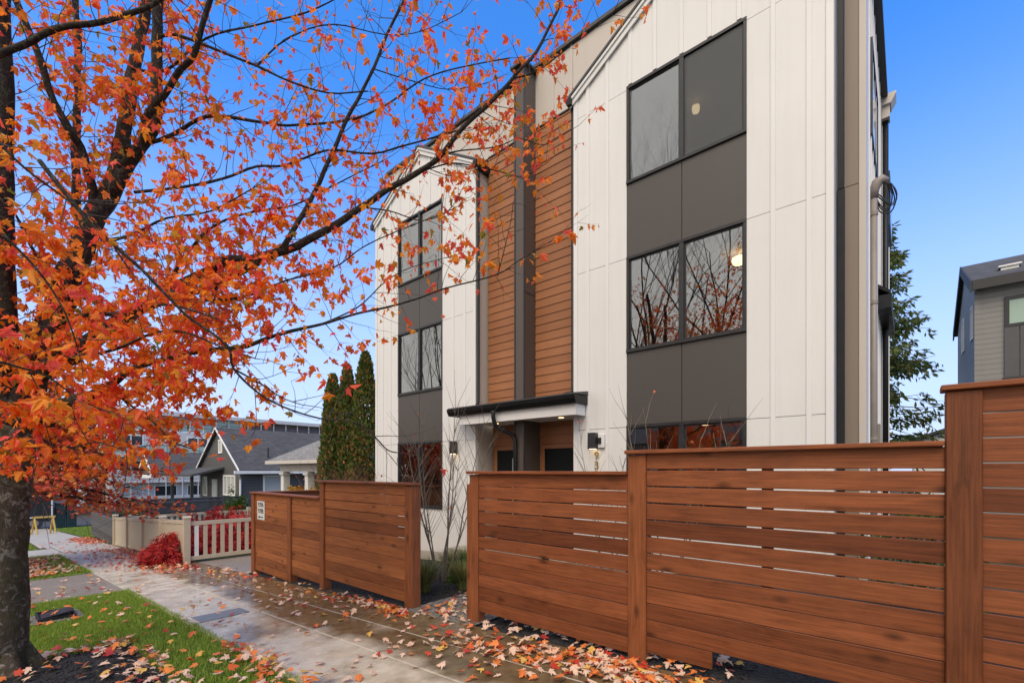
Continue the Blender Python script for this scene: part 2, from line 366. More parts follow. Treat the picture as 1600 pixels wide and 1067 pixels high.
def add_leaf(v, f, T, pos, e, size, warp=1):
    M = e.to_matrix(); i = len(v); V, F = T
    wx = random.uniform(.85, 1.15)
    # the stalk tip sits on the twig
    off = M @ Vector((0, -.55*size, .12*size))
    for p in V: q = M @ Vector((p[0]*size*wx, p[1]*size, p[2]*size*warp)); v.append((pos[0]+q.x-off.x, pos[1]+q.y-off.y, pos[2]+q.z-off.z))
    for g in F: f.append(tuple(i+k for k in g))
def smooth_path(pts, sub=4):
    P = [Vector(p) for p in pts]; out = []
    for k in range(len(P)-1):
        p0 = P[max(k-1, 0)]; p1 = P[k]; p2 = P[k+1]; p3 = P[min(k+2, len(P)-1)]
        for j in range(sub):
            t = j/sub; out.append(.5*((2*p1)+(p2-p0)*t+(2*p0-5*p1+4*p2-p3)*t*t+(3*p1-p0-3*p2+p3)*t**3))
    out.append(P[-1]); return out
def rvec(): 
    while True:
        q = Vector((random.uniform(-1, 1), random.uniform(-1, 1), random.uniform(-1, 1)))
        if .05 < q.length < 1: return q.normalized()
# ================================================================== SETTING
_t = MB()
_xs = [-600, -200, -45, -20, 0, 20, 60, 400]
for a, b in zip(_xs, _xs[1:]): _t.quad((a, -500, gz(a)-.09), (b, -500, gz(b)-.09), (b, 700, gz(b)-.09), (a, 700, gz(a)-.09))
struct(_t.build('ground', terrain_m))
sheet('road', -300, 60, -9.5, -1.25, -.13+.06, asphalt_m)
struct(sloped(MB(), -46, 40, -1.25, -1.1, 0, .2).build('kerb', concrete_far))
sheet('cross_street', -58, -47, -120, 200, -.05, asphalt_m)
# planting strip between kerb and sidewalk: lawn, walk, lawn, walk, lawn
sheet('lawn_near', -10.1, 6, -1.1, 1.62, -.012, soil_m)
sheet('walk_across_strip', -13.5, -10.1, -1.1, 1.64, -.004, aggregate)
sheet('lawn_middle', -20.0, -13.5, -1.1, 1.62, -.012, soil_m)
sheet('walk_farther', -23.2, -20.0, -1.1, 1.64, -.004, concrete_far)
sheet('lawn_far', -46, -23.2, -1.1, 1.45, -.012, soil_m)
sheet('sidewalk_bed', -46.5, 12, 1.60, 3.52, -.03, mulch_m)
# slabs of the near sidewalk
_s = MB(); random.seed(3)
_x = -13.96
while _x < 9:
    for (ya, yb) in ((1.64, 2.383), (2.397, 2.913), (2.925, 3.46)):
        g = .008 if abs((_x+2) % 3) < .01 else .003
        _z = random.uniform(-.002, .002)
        sloped(_s, _x+g, _x+1.5-.003 if True else 0, ya, yb, _z, .05)
    _x += 1.5
_ob = _s.build('sidewalk', concrete, bevel=.005); struct(_ob)
for (ya, yb) in ((2.384, 2.396), (2.914, 2.924)): struct(sloped(MB(), -13.9, 9, ya, yb, -.0015, .03).build('pavement_joint', joint_m))
_s = MB(); _x = -46
while _x < -14.0:
    sloped(_s, _x+.006, min(_x+2.0, -13.97)-.006, 1.5 if _x < -24 else 1.64, 3.22, 0, .05); _x += 2.0
struct(_s.build('sidewalk_downhill', concrete_far, bevel=.005))
# darker repair patch let into the near slabs
struct(sloped(MB(), -6.83, -6.45, 1.75, 2.3, .0045, .004).build('pavement_patch', plain('patch_concrete', (.15, .142, .13), .4, .25, 9, .2)))
sheet('gravel_pad', -13.0, -9.9, 3.46, 7.5, -.006, aggregate)
sheet('front_bed', -9.95, 8, 3.46, 7.3, -.03, mulch_m)
sheet('gravel_path', -4.78, -3.55, 3.47, 7.3, -.008, gravel_m)
sheet('wall_gravel', -9.9, -3.6, 6.35, 7.28, -.016, aggregate)
sheet('neighbour_yard', -46, -13.0, 3.24, 7.0, -.02, soil_m)
sheet('side_yard', -46, -9, 7.5, 30, -.03, soil_m)
# bark mulch pit round the street tree: low heap
_p = MB(); random.seed(12); _N = 36
_gx = [-6.3 + 3.2*i/_N for i in range(_N+1)]; _gy = [-1.05 + 2.1*i/_N for i in range(_N+1)]
for x in _gx:
    for y in _gy:
        e = min(x+6.3, -3.1-x, y+1.05, 1.05-y); h = .028*min(1, max(0, e)/.25) - .016
        ex = x + (.06*noise.noise((x*3, y*3, 1)) if e < .2 else 0); ey = y + (.06*noise.noise((x*3, y*3, 5)) if e < .2 else 0)
        _p.v.append((ex, ey, gz(ex)+h+.012*noise.noise((x*7, y*7, 2)) + .006*random.uniform(-1, 1)))
for i in range(_N):
    for j in range(_N): a = i*(_N+1)+j; _p.f.append((a, a+_N+1, a+_N+2, a+1))
_p = _p.build('mulch_bed', mulch_m); struct(_p)

# ================================================================== TOWNHOUSE
TH = thing('townhouse', 'three storey white board and batten townhouse pair with charcoal panels and wood clad recess', 'house', (-5, 7.3, gz(-5)))
FY = 7.3
SPLIT = {'spandrel_panel', 'panel_backing', 'interior_floor', 'interior_wall', 'batten', 'wall_core', 'return_wall', 'rake_trim', 'corner_trim', 'soffit', 'door_trim', 'gutter_return', 'foundation', 'rear_batten', 'fin_trim', 'cladding_backing', 'setback_wall', 'box_trim', 'rear_wall', 'side_eave', 'fascia', 'conduit_clamp', 'service_cable', 'eave_trim', 'porch_beam', 'top_glazing', 'mullion', 'brick_base', 'wall', 'roof', 'rail', 'frame_trim'}
def part(mb, name, m, parent=None, **k):
    if name in SPLIT:
        ps = mb.pieces()
        if 1 < len(ps) <= 40:
            for q in ps: o = q.build(name, m, parent or TH, **k)
            return o
    return mb.build(name, m, parent or TH, **k)
LV = [(2.18, .62), (5.07, 3.525), (8.0, 6.42)]   # window tops and sills, ground to top floor
JZ = [2.2, 5.10, 7.99]
def text_obj(txt, size, m, parent, loc, depth=.006, rotz=0, bold=0.0, narrow=1.0):
    cu = bpy.data.curves.new('t', 'FONT'); cu.body = txt; cu.size = size; cu.extrude = depth; cu.align_x = 'CENTER'; cu.align_y = 'CENTER'; cu.offset = bold
    tmp = bpy.data.objects.new('t', cu); COL.objects.link(tmp)
    me = bpy.data.meshes.new_from_object(tmp.evaluated_get(bpy.context.evaluated_depsgraph_get()))
    bpy.data.objects.remove(tmp); me.transform(Matrix.Translation(loc) @ Euler((R(90), 0, rotz)).to_matrix().to_4x4() @ Matrix.Diagonal((narrow, 1, 1, 1)))
    me.materials.clear(); me.materials.append(m)
    o = bpy.data.objects.new('lettering', me); COL.objects.link(o); o.parent = parent
    if parent.type == 'EMPTY': o.matrix_parent_inverse = Matrix.Translation(-parent.location)
    return o

def unit(x0, x1, sx0, sx1, eave, peak, dz, battens, blind=False):
    """one gabled bay: x0..x1, window stack sx0..sx1"""
    mx = (x0+x1)/2; zb = -.34+dz - (.3 if x0 < -8 else 0)
    sl = (peak-eave)/(mx-x0)
    def rz(x): return eave + sl*(min(x-x0, x1-x))
    wall = MB()
    z = [zb] + [j+dz for j in JZ]
    cols = [(x0+.002, sx0), (sx1, x1-.002)]
    for a, b in zip(z, z[1:]):
        for (ca, cb) in cols: wall.box(ca, cb, FY, FY+.06, a+.004, b-.004)
    ztop = z[-1]+.004
    for (ca, cb) in cols:
        wall.prism([(ca, ztop), (cb, ztop), (cb, rz(cb)), (ca, rz(ca))], FY, FY+.06)
    wall.prism([(sx0, LV[2][0]+dz+.05), (sx1, LV[2][0]+dz+.05), (sx1, rz(sx1)), (mx, peak), (sx0, rz(sx0))], FY, FY+.06)
    wobj = part(wall, 'wall', white)
    back = MB()
    for (ca, cb) in cols: back.box(ca+.01, cb-.01 if cb < x1-.1 else cb-.02, FY+.062, FY+.12, zb, eave-.1)
    part(back, 'wall_core', black_metal)
    bt = MB()
    for bx in battens:
        lo = (LV[2][0]+dz+.06) if sx0+.02 < bx < sx1-.02 else zb
        bt.box(bx-.032, bx+.032, FY-.017, FY-.0005, lo, rz(bx)-.1)
    for cx in (x0, x1-.085): bt.box(cx, cx+.085, FY-.02, FY-.0005, zb, rz(cx+.04)-.06)
    part(bt, 'batten', white_trim, bevel=.003)
    # rake trim and roof
    rk = MB(); rf = MB()
    for s in (0, 1):
        ea = x0-.07 if s == 0 else x1+.07; ze = eave - sl*.07
        n = Vector((-sl, 0, 1)).normalized() if s == 0 else Vector((sl, 0, 1)).normalized()
        p = [(ea, ze-.16), (mx, peak-.16), (mx, peak), (ea, ze)]
        rk.prism(p if s == 0 else p[::-1], FY-.05, FY-.021)
        p = [(ea, ze-.06), (mx, peak-.06), (mx, peak-.002), (ea, ze-.002)]
        rk.prism(p if s == 0 else p[::-1], FY-.075, FY-.052)
        p = [(ea-.02 if s == 0 else ea+.02, ze), (mx, peak), (mx, peak+.05), (ea-.02 if s == 0 else ea+.02, ze+.05)]
        rf.prism(p if s == 0 else p[::-1], FY-.09, 7.655)
    part(rk, 'rake_trim', white_trim); part(rf, 'roof', roof_m)
    # return walls of the bay
    rt = MB()
    for cx, e in ((x0, 1), (x1, -1)):
        rt.box(min(cx, cx+e*.05)+.0, max(cx, cx+e*.05), FY+.061, 7.86, zb, eave-.02)
    part(rt, 'return_wall', pale_taupe_shade)
    # window stack
    mid = (sx0+sx1)/2
    pn = MB(); seq = [(LV[0][0]+dz+.05, LV[1][1]+dz-.05), (LV[1][0]+dz+.05, LV[2][1]+dz-.05)]
    for a, b in seq:
        pn.box(sx0+.004, mid-.006, FY+.012, FY+.05, a+.004, b-.004); pn.box(mid+.006, sx1-.004, FY+.012, FY+.05, a+.004, b-.004)
    part(pn, 'spandrel_panel', panel_m)
    gp = MB()
    for a, b in seq: gp.box(sx0+.002, sx1-.002, FY+.051, FY+.09, a, b)
    gp.box(sx0, sx1, FY+.01, FY+.09, zb, LV[0][1]+dz-.05)
    part(gp, 'panel_backing', white if True else panel_m)
    for k, (t, b) in enumerate(LV):
        t += dz; b += dz
        fr = MB(); fw = .045
        fr.box(sx0, sx1, FY-.012, FY+.09, t-.0, t+.05); fr.box(sx0, sx1, FY-.022, FY+.09, b-.05, b)
        fr.box(sx0, sx0+fw, FY-.010, FY+.09, b, t); fr.box(sx1-fw, sx1, FY-.010, FY+.09, b, t); fr.box(mid-.035, mid+.035, FY-.010, FY+.09, b, t)
        win = part(fr, 'window', frame_m, bevel=.003)
        for (a, c) in ((sx0+fw, mid-.035), (mid+.035, sx1-fw)):
            sa = MB(); e = .022
            sa.box(a, c, FY+.02, FY+.06, b, b+e); sa.box(a, c, FY+.02, FY+.06, t-e, t); sa.box(a, a+e, FY+.02, FY+.06, b+e, t-e); sa.box(c-e, c, FY+.02, FY+.06, b+e, t-e)
            part(sa, 'sash', frame_m, win)
            part(MB().box(a+e, c-e, FY+.036, FY+.042, b+e, t-e), 'pane', glass_m, win)
        if blind and k == 2:
            part(MB().box(mid+.05, sx1-.06, FY+.012, FY+.015, b+.02, t-.02), 'insect_screen', screen_m, win)
    # rooms behind the glass
    rm = MB(); fl = MB()
    for k in range(3):
        f0 = -.12+2.9*k+dz; c0 = f0+2.62
        fl.box(x0+.12, x1-.12, FY+.13, 11.4, f0-.12, f0)
        rm.box(x0+.12, x1-.12, FY+.13, 11.4, c0, c0+.1)
        rm.box(x0+.06, x0+.115, FY+.13, 11.4, f0, c0); rm.box(x1-.115, x1-.06, FY+.13, 11.4, f0, c0); rm.box(x0+.12, x1-.12, 11.41, 11.5, f0, c0)
    part(rm, 'interior_wall', interior_warm); part(fl, 'interior_floor', interior_floor)

unit(-4.76, -.746, -3.69, -1.79, 8.43, 9.66, 0, [-4.46, -4.06, -3.62, -3.18, -2.74, -2.31, -1.89, -1.45, -1.02], True)
unit(-11.34, -7.36, -10.30, -8.50, 8.37, 9.58, -.05, [-11.0, -10.63, -10.23, -9.81, -9.4, -8.98, -8.57, -8.12, -7.72])
# lamps seen through the right bay's windows
for (x, y, z, r) in ((-2.33, 9.0, 5.27, .125), (-3.0, 8.7, 8.17, .07), (-2.9, 8.9, 2.39, .09)):
    lm = MB(); lm.tube([(x, y, z-.09), (x, y, z-.075), (x, y, z-.03), (x, y, z+.03)], [r*.55, r*.86, r, r*.96], 20); part(lm, 'ceiling_lamp', lamp_e, smooth=True)
# body behind the bays
bd = MB()
bd.prism([(-11.2, -1.0), (-.44, -1.0), (-.44, 9.0), (-1.8, 9.86), (-9.9, 9.86), (-11.2, 9.0)], 11.6, 17.5)
bd.box(-11.2, -1.5, 7.66, 7.75, 8.62, 9.84)
part(bd, 'rear_wall', pale_taupe_shade)
cr = MB(); cr.box(-11.3, -1.5, 7.60, 17.6, 9.862, 9.93); part(cr, 'parapet_cap', roof_m)
cb = MB()
for bx in (-7.0, -6.55, -5.5, -5.05): cb.box(bx-.03, bx+.03, 7.643, 7.659, 8.64, 9.84)
part(cb, 'batten', pale_taupe_shade)
# wood clad recess: lap boards, 0.176 m
def lap(x0, x1, y, z0, z1, m, pitch=.176):
    mb = MB(); z = z0
    while z < z1-.02:
        t = min(z+pitch-.004, z1); mb.hexa([(x0, y-.012, z), (x1, y-.012, z), (x1, y+.03, z), (x0, y+.03, z), (x0, y, t), (x1, y, t), (x1, y+.03, t), (x0, y+.03, t)]); z += pitch
    return mb
rec = lap(-7.31, -6.21, 7.65, 2.9, 8.58, cladding); r2 = lap(-5.94, -4.81, 7.65, 2.9, 8.58, cladding)
for r_ in (rec, r2): part(r_, 'wood_cladding', cladding)
bk = MB(); bk.box(-7.30, -6.2, 7.685, 7.74, 2.8, 8.61); bk.box(-5.94, -4.82, 7.685, 7.74, 2.8, 8.61); bk.box(-7.3, -4.82, 7.63, 7.68, 8.585, 8.615); part(bk, 'cladding_backing', frame_m)
pr = MB(); pr.box(-6.2, -5.95, FY-.02, 7.83, -.45, 9.74); part(pr, 'party_wall_fin', pier_m)
pt = MB()
for x in (-6.21, -5.968): pt.box(x, x+.028, FY-.032, FY-.0205, -.45, 9.73)
for z in (2.6, 5.1): pt.box(-5.9495, -5.944, FY+.0, 7.64, z, z+.012)
part(pt, 'fin_trim', frame_m); part(MB().box(-6.27, -5.88, FY-.1, 7.84, 9.742, 9.79), 'fin_cap', roof_m)
# right end: brown set-back wall and long side wall
sw = MB(); sw.box(-.744, -.52, 7.83, 7.9, -.2, 5.355); sw.box(-.744, -.52, 7.83, 7.9, 5.365, 9.6); sw.box(-.744, -.52, 7.83, 7.9, -.6, -.205); part(sw, 'setback_wall', taupe)
part(MB().box(-.519, -.437, 7.815, 7.9, -.5, 9.6).box(-.75, -.47, 7.84, 11.6, -.5, 8.9) if False else MB().box(-.519, -.437, 7.815, 7.9, -.5, 9.1), 'corner_trim', pale_taupe_shade, bevel=.004)
sd_ = MB(); sd_.box(-.52, -.445, 7.905, 17.4, -.5, 9.0); part(sd_, 'side_wall', white)
sb = MB(); y = 8.4
while y < 17.2: sb.box(-.4445, -.428, y-.03, y+.03, -.5, 8.95); y += .43
part(sb, 'batten', white_trim)
se = MB(); se.box(-.52, -.33, 7.8, 12.3, 9.0, 9.12); se.box(-.6, -.40, 12.3, 17.5, 8.9, 9.02); part(se, 'side_eave', roof_m)
for (ya, yb, za, zb_) in ((8.75, 10.4, 6.5, 7.95), (8.75, 10.4, 3.6, 5.0)):
    f_ = MB(); f_.box(-.444, -.415, ya, yb, za, za+.06); f_.box(-.444, -.415, ya, yb, zb_-.06, zb_); f_.box(-.444, -.415, ya, ya+.06, za+.06, zb_-.06); f_.box(-.444, -.415, yb-.06, yb, za+.06, zb_-.06)
    if za > 5: wn = part(f_, 'window', frame_m); part(MB().box(-.4445, -.43, ya+.06, yb-.06, za+.06, zb_-.06), 'pane', glass_dim, wn)
# side gutter end, downspouts, awning, service mast
gt = MB(); gt.prism([(-.43, 8.86), (-.28, 8.86), (-.20, 9.02), (-.20, 9.06), (-.43, 9.06)], 12.0, 12.35); gt.box(-.43, -.3, 12.05, 12.3, 8.62, 8.86); part(gt, 'gutter', pale_taupe_shade)
part(MB().tube([(-.37, 12.2, 8.62), (-.37, 12.2, -.4)], .05, 10), 'downspout', black_metal, smooth=True)
bx_ = MB(); bx_.box(-.44, -.33, 13.4, 14.8, 7.0, 8.2); bx = part(bx_, 'box_window', frame_m); part(MB().box(-.329, -.322, 13.5, 14.7, 7.1, 8.1), 'pane', glass_dim, bx)
aw = MB(); aw.prism([(-.44, 4.75), (-.25, 4.6), (-.25, 4.66), (-.44, 4.82)], 10.6, 12.9); aw.box(-.44, -.24, 10.6, 12.9, 4.36, 4.6); part(aw, 'side_awning', black_metal)
part(MB().tube([(-.395, 8.62, -.4), (-.395, 8.62, 5.55)], .042, 12), 'conduit', conduit_m, smooth=True)
cl = MB()
for z in (1.9, 3.9, 5.2): cl.tube([(-.395, 8.62, z), (-.395, 8.62, z+.05)], .05, 12)
cl.box(-.44, -.33, 8.8, 8.98, 1.85, 2.15); part(cl, 'conduit_clamp', conduit_m)
wh = MB(); wh.tube([(-.395, 8.62, 5.45), (-.39, 8.6, 5.56), (-.36, 8.6, 5.66), (-.30, 8.62, 5.70), (-.24, 8.64, 5.66)], [.045, .06, .07, .065, .04], 12); part(wh, 'weatherhead', conduit_m, smooth=True)
for k in range(5):
    random.seed(40+k); a = Vector((-.26-.03*random.random(), 8.62, 5.63)); o = random.uniform(.02, .14)
    part(MB().tube(smooth_path([a, a+Vector((.03+o*.4, 0, -.05)), a+Vector((.05+o*.7, .03*k, -.22)), a+Vector((.01+o*.5, .05, -.42+.03*k)), a+Vector((-.06, .06, -.36+.06*k)), a+Vector((-.1, .02, -.12))]), .009, 6), 'service_cable', black_metal, smooth=True)
# front downspouts and gutters of the bays
for (x, y, z0, z1) in ((-.70, 7.62, -.35, 9.4),):
    part(MB().box(x-.035, x+.05, y-.12, y-.04, z0, 5.2).box(x-.03, x+.045, y-.115, y-.045, 5.2, z1), 'downspout', black_metal, bevel=.008)
def bay_gutter(x, e, z):
    g = MB(); g.prism([(x, z-.10), (x+e*.09, z-.10), (x+e*.13, z+.03), (x, z+.03)][::e], FY-.11, 7.64); part(g, 'gutter', black_metal)
    part(MB().tube([(x+e*.04, FY+.02, z-.1), (x+e*.035, FY+.03, z-.25), (x+e*.035, FY+.03, 2.98), (x+e*.05, FY-.02, 2.91), (x+e*.16, FY-.1, 2.875)], .037, 8), 'downspout', black_metal, smooth=True)
bay_gutter(-7.36, 1, 8.30); bay_gutter(-4.765, -1, 8.36)
part(MB().box(-11.47, -11.35, FY-.1, 7.7, 8.2, 8.33), 'gutter', black_metal)
# porch canopy between the bays
rf = MB(); rf.hexa([(-7.80, 6.84, 2.805), (-4.44, 6.84, 2.805), (-4.44, FY-.021, 2.83), (-7.80, FY-.021, 2.83), (-7.80, 6.84, 2.83), (-4.44, 6.84, 2.83), (-4.44, FY-.021, 2.90), (-7.80, FY-.021, 2.90)])
part(rf, 'porch_roof', roof_m)
pg = MB(); pg.prism([(6.95, 2.655), (6.88, 2.655), (6.83, 2.73), (6.81, 2.80), (6.95, 2.80)][::-1], -7.80, -4.44, 'x'); part(pg, 'porch_gutter', black_metal)
part(MB().prism([(6.951, 2.655), (FY-.021, 2.655), (FY-.021, 2.80), (6.951, 2.80)], -4.56, -4.45, 'x').prism([(6.951, 2.655), (FY-.021, 2.655), (FY-.021, 2.80), (6.951, 2.80)], -7.79, -7.68, 'x'), 'gutter_return', black_metal)
fa = MB(); fa.box(-7.52, -4.50, 6.952, 7.0, 2.455, 2.652); fa.box(-4.55, -4.50, 7.0, FY-.021, 2.455, 2.652); fa.box(-7.52, -7.47, 7.0, FY-.021, 2.455, 2.652); part(fa, 'fascia', white_trim)
part(MB().box(-7.465, -4.555, 7.001, FY-.02, 2.475, 2.5).box(-7.30, -6.205, FY-.02, 7.8, 2.475, 2.5).box(-5.945, -4.83, FY-.02, 7.8, 2.475, 2.5), 'soffit', white)
for x in (-6.77, -5.07):
    d = part(MB().tube([(x, 7.33, 2.474), (x, 7.33, 2.468)], [.075, .07], 20), 'downlight', white_trim)
    part(MB().tube([(x, 7.33, 2.4675), (x, 7.33, 2.464)], .052, 20), 'bulb', bulb_e, d)
part(MB().tube(smooth_path([(-6.42, 6.86, 2.67), (-6.42, 6.87, 2.5), (-6.38, 6.96, 2.33), (-6.22, 7.2, 2.2), (-6.15, 7.235, 2.06)], 3)+[Vector((-6.15, 7.235, -.4))], .043, 10), 'porch_downspout', black_metal, smooth=True)
lo1 = lap(-7.30, -6.21, 7.8, -.45, 2.47, cladding); lo2 = lap(-5.94, -4.83, 7.8, -.45, 2.47, cladding)
part(lo1, 'wood_cladding', cladding); part(lo2, 'wood_cladding', cladding)
part(MB().box(-7.30, -4.83, 7.84, 7.9, -.5, 2.8), 'cladding_backing', frame_m)
for (a, b, lite) in ((-7.14, -6.24, True), (-5.79, -4.89, False)):
    tr = MB(); tr.box(a-.07, a, 7.76, 7.785, -.2, 1.98); tr.box(b, b+.05, 7.76, 7.785, -.2, 1.98); tr.box(a, b, 7.76, 7.785, 1.91, 1.98); part(tr, 'door_trim', cladding)
    d = part(MB().box(a+.003, b-.003, 7.765, 7.786, -.2, 1.905), 'door', door_m)
    if lite: part(MB().box(b-.44, b-.24, 7.757, 7.764, .4, 1.72), 'door_lite', plain('door_lite_glass', (.35, .42, .45), .1), d)
    else: part(MB().tube([(b-.08, 7.73, .55), (b-.08, 7.73, 1.55)], .014, 8), 'handle', conduit_m, d)
part(MB().box(-7.5, -4.7, 6.6, 7.79, -.5, -.2), 'porch_step', concrete_far)
def sconce(x, plate):
    s = part(MB().box(x-.075, x+.075, FY-.14, FY-.021, 1.84, 2.13), 'wall_sconce', frame_m, bevel=.006)
    part(MB().box(x-.05, x+.05, FY-.12, FY-.04, 1.836, 1.8395), 'lamp_lens', spot_e, s); pass
    if plate:
        k = part(MB().box(x+.085, x+.21, FY-.045, FY-.001, 1.86, 2.10), 'doorbell_plate', white_trim, bevel=.004); part(MB().box(x+.09, x+.155, FY-.06, FY-.0455, 1.93, 2.04), 'sensor', frame_m, k)  # the plate is the doorbell keypad beside the sconce
sconce(-4.31, True); sconce(-8.03, False)
for c, z in (('9', 1.72), ('3', 1.545), ('9', 1.37)):
    t = text_obj(c, .2, brass, TH, (-4.27, FY-.012, z), .007); t.name = 'house_number'
# foundation along the bays
part(MB().box(-11.3, -7.38, FY+.02, FY+.1, -1.0, -.37).box(-4.74, -.76, FY+.02, FY+.1, -.6, -.33), 'foundation', concrete_far)

# ================================================================== CEDAR FENCES
def boards(mb, x0, x1, ztop, n, pitch, gaps, y0=3.6, last=None, rnd=random):
    for k in range(n):
        g = gaps(k); z1 = ztop-k*pitch; z0 = z1-pitch+g; b = x1
        if last and k == n-1: b = last
        j = rnd.uniform(-.003, .003); t = rnd.uniform(-.0025, .0025)
        mb.hexa([(x0, y0+j, z0), (b, y0+j, z0+t), (b, y0+.024+j, z0+t), (x0, y0+.024+j, z0), (x0, y0+j, z1-.001), (b, y0+j, z1-.001+t), (b, y0+.024+j, z1-.001+t), (x0, y0+.024+j, z1-.001)])
    return mb
random.seed(21)
RF = thing('wooden_fence', 'tall stained cedar fence of horizontal boards stepping up to the right', 'fence', (-1.7, 3.6, gz(-1.7)))
def fpart(mb, name, m, root, **k): return part(mb, name, m, root, **k)
for (x0, x1, top, n, pit, last, gp) in ((-3.59, -1.80, 1.4155, 11, .1375, None, lambda k: .0095 if 1 <= k <= 5 else .004), (-1.64, .155, 1.5905, 12, .1365, -1.124, lambda k: (.012, .0105, .0115, .0095, .011, .0085, .0075)[k] if k < 7 else .004), (.304, 2.3, 1.9025, 14, .1365, None, lambda k: .007)):
    fpart(boards(MB(), x0, x1, top, n, pit, gp, last=last), 'board_panel', fence_m, RF, bevel=.003)
    m_ = (x0+x1)/2
    fpart(MB().box(m_-.05, m_+.02, 3.627, 3.66, top-n*pit+.16, top-.01), 'rear_batten', fence_z, RF)
for (a, b, top, y0) in ((-3.72, -3.59, 1.44, 3.585), (-1.80, -1.64, 1.615, 3.58), (.155, .304, 1.93, 3.57), (2.3, 2.44, 1.93, 3.58)):
    fpart(MB().box(a, b, y0, y0+.12, gz(a)-.12, top-.032), 'post', post_dark if a > .1 else fence_z, RF, bevel=.006)
fpart(MB().box(-3.78, -3.7205, 3.60, 3.70, gz(-3.7)-.1, 1.30), 'post', fence_z, RF, bevel=.005)
for (a, b, t) in ((-3.74, -1.803, 1.447), (-1.815, .15, 1.622), (.135, 2.5, 1.934)):
    fpart(MB().box(a, b, 3.545, 3.70, t-.031, t), 'cap_rail', fence_m, RF, bevel=.005)
LF = thing('wooden_fence', 'low stained cedar fence with stepped top, left return and address sign', 'fence', (-7.1, 3.6, gz(-7.1)))
for (x0, x1, top, n, pit, gp) in ((-9.83, -8.34, 1.0, 11, .1375, lambda k: .005), (-8.20, -7.145, 1.0, 10, .1375, lambda k: .005), (-7.02, -4.90, 1.2655, 11, .1375, lambda k: .010 if 1 <= k <= 4 else .004)):
    fpart(boards(MB(), x0, x1, top, n, pit, gp), 'board_panel', fence_left, LF, bevel=.003)
    if x0 > -7.1: fpart(MB().box(x0+.9, x0+1.35, 3.627, 3.66, top-1.4, top-.02).box(x0+.1, x0+.85, 3.627, 3.66, top-1.45, top-.02), 'rear_batten', fence_z, LF)
for (a, b, top) in ((-9.97, -9.83, 1.02), (-8.34, -8.20, 1.0), (-7.145, -7.02, 1.285), (-4.90, -4.74, 1.285)):
    fpart(MB().box(a, b, 3.57, 3.71, gz(a)-.12, top-.03), 'post', fence_z, LF, bevel=.006)
fpart(MB().box(-10.0, -7.148, 3.545, 3.70, 1.0, 1.031), 'cap_rail', fence_m, LF, bevel=.005)
fpart(MB().box(-7.18, -4.72, 3.545, 3.70, 1.266, 1.297), 'cap_rail', fence_m, LF, bevel=.005)
rb = MB()
for k in range(10): rb.box(-9.96, -9.935, 3.715, 6.9, 1.0-(k+1)*.1375+.005, 1.0-k*.1375)
fpart(rb, 'board_panel', fence_y, LF, bevel=.003); fpart(MB().box(-10.0, -9.88, 3.701, 7.0, 1.0, 1.031), 'cap_rail', fence_y, LF, bevel=.005)
fpart(MB().box(-9.98, -9.86, 6.9, 7.0, gz(-10)-.1, .999), 'post', fence_z, LF)
SG = thing('address_sign', 'small white sign reading 939A 939B with an arrow, screwed to the low cedar fence', 'sign', (-9.53, 3.595, .7))
fpart(MB().box(-9.70, -9.36, 3.588, 3.596, .50, .86), 'sign_plate', plain('sign_white', (.62, .63, .63), .4, .05), SG, bevel=.002)
ink = plain('sign_ink', (.02, .02, .022), .5, .1)
for s_, z in (('939A', .785), ('939B', .665)):
    t = text_obj(s_, .128, ink, SG, (-9.53, 3.5865, z), .001, 0, .002, .95); t.name = 'sign_lettering'
fpart(MB().prism([(-9.66, .553), (-9.59, .525), (-9.59, .545), (-9.42, .545), (-9.42, .561), (-9.59, .561), (-9.59, .581)], 3.585, 3.5875), 'sign_arrow', ink, SG)
# ================================================================== NEIGHBOURS
# tan vinyl yard fence: solid street side, picket sides
random.seed(5)
VF = thing('vinyl_fence', 'tan vinyl yard fence with closed street side and open pickets at its ends', 'fence', (-17, 3.24, gz(-17)))
mb = MB(); x = -21.6
while x < -13.1:
    z = gz(x); sloped(mb, x, x+.148, 3.23, 3.25, .92, .88); x += .155
fpart(mb, 'closed_panel', vinyl, VF)
mb = MB(); sloped(mb, -21.6, -13.05, 3.215, 3.265, 1.02, .09); sloped(mb, -21.6, -13.05, 3.215, 3.265, .12, .09); fpart(mb, 'rail', vinyl, VF)
for x in (-21.67, -19.5, -17.35, -15.2, -13.0):
    z = gz(x); mb = MB().box(x-.065, x+.065, 3.175, 3.305, z-.1, z+1.08); mb.prism([(x-.08, z+1.08), (x+.08, z+1.08), (x+.05, z+1.12), (x-.05, z+1.12)], 3.16, 3.32); fpart(mb, 'post', vinyl, VF)
for (X, ya, yb, hh) in ((-13.0, 3.31, 6.8, .98), (-21.67, 3.31, 7.6, 1.02)):
    z = gz(X); mb = MB(); mb.box(X-.025, X+.025, ya, yb, z+hh-.09, z+hh); mb.box(X-.025, X+.025, ya, yb, z+.06, z+.15); fpart(mb, 'rail', vinyl, VF)
    y = ya+.09; k = 0; mb = MB(); wp = MB()
    while y < yb-.05:
        (wp if (k == 0 and X > -14) else mb).box(X-.012, X+.012, y, y+.085, z+.15, z+hh-.09); y += .185; k += 1
    fpart(mb, 'picket_panel', vinyl, VF)
    if wp.v: o = fpart(wp, 'picket', vinyl_white, VF); o['label'] = 'white replacement picket'
    fpart(MB().box(X-.065, X+.065, yb, yb+.13, z-.1, z+hh+.1), 'post', vinyl, VF)
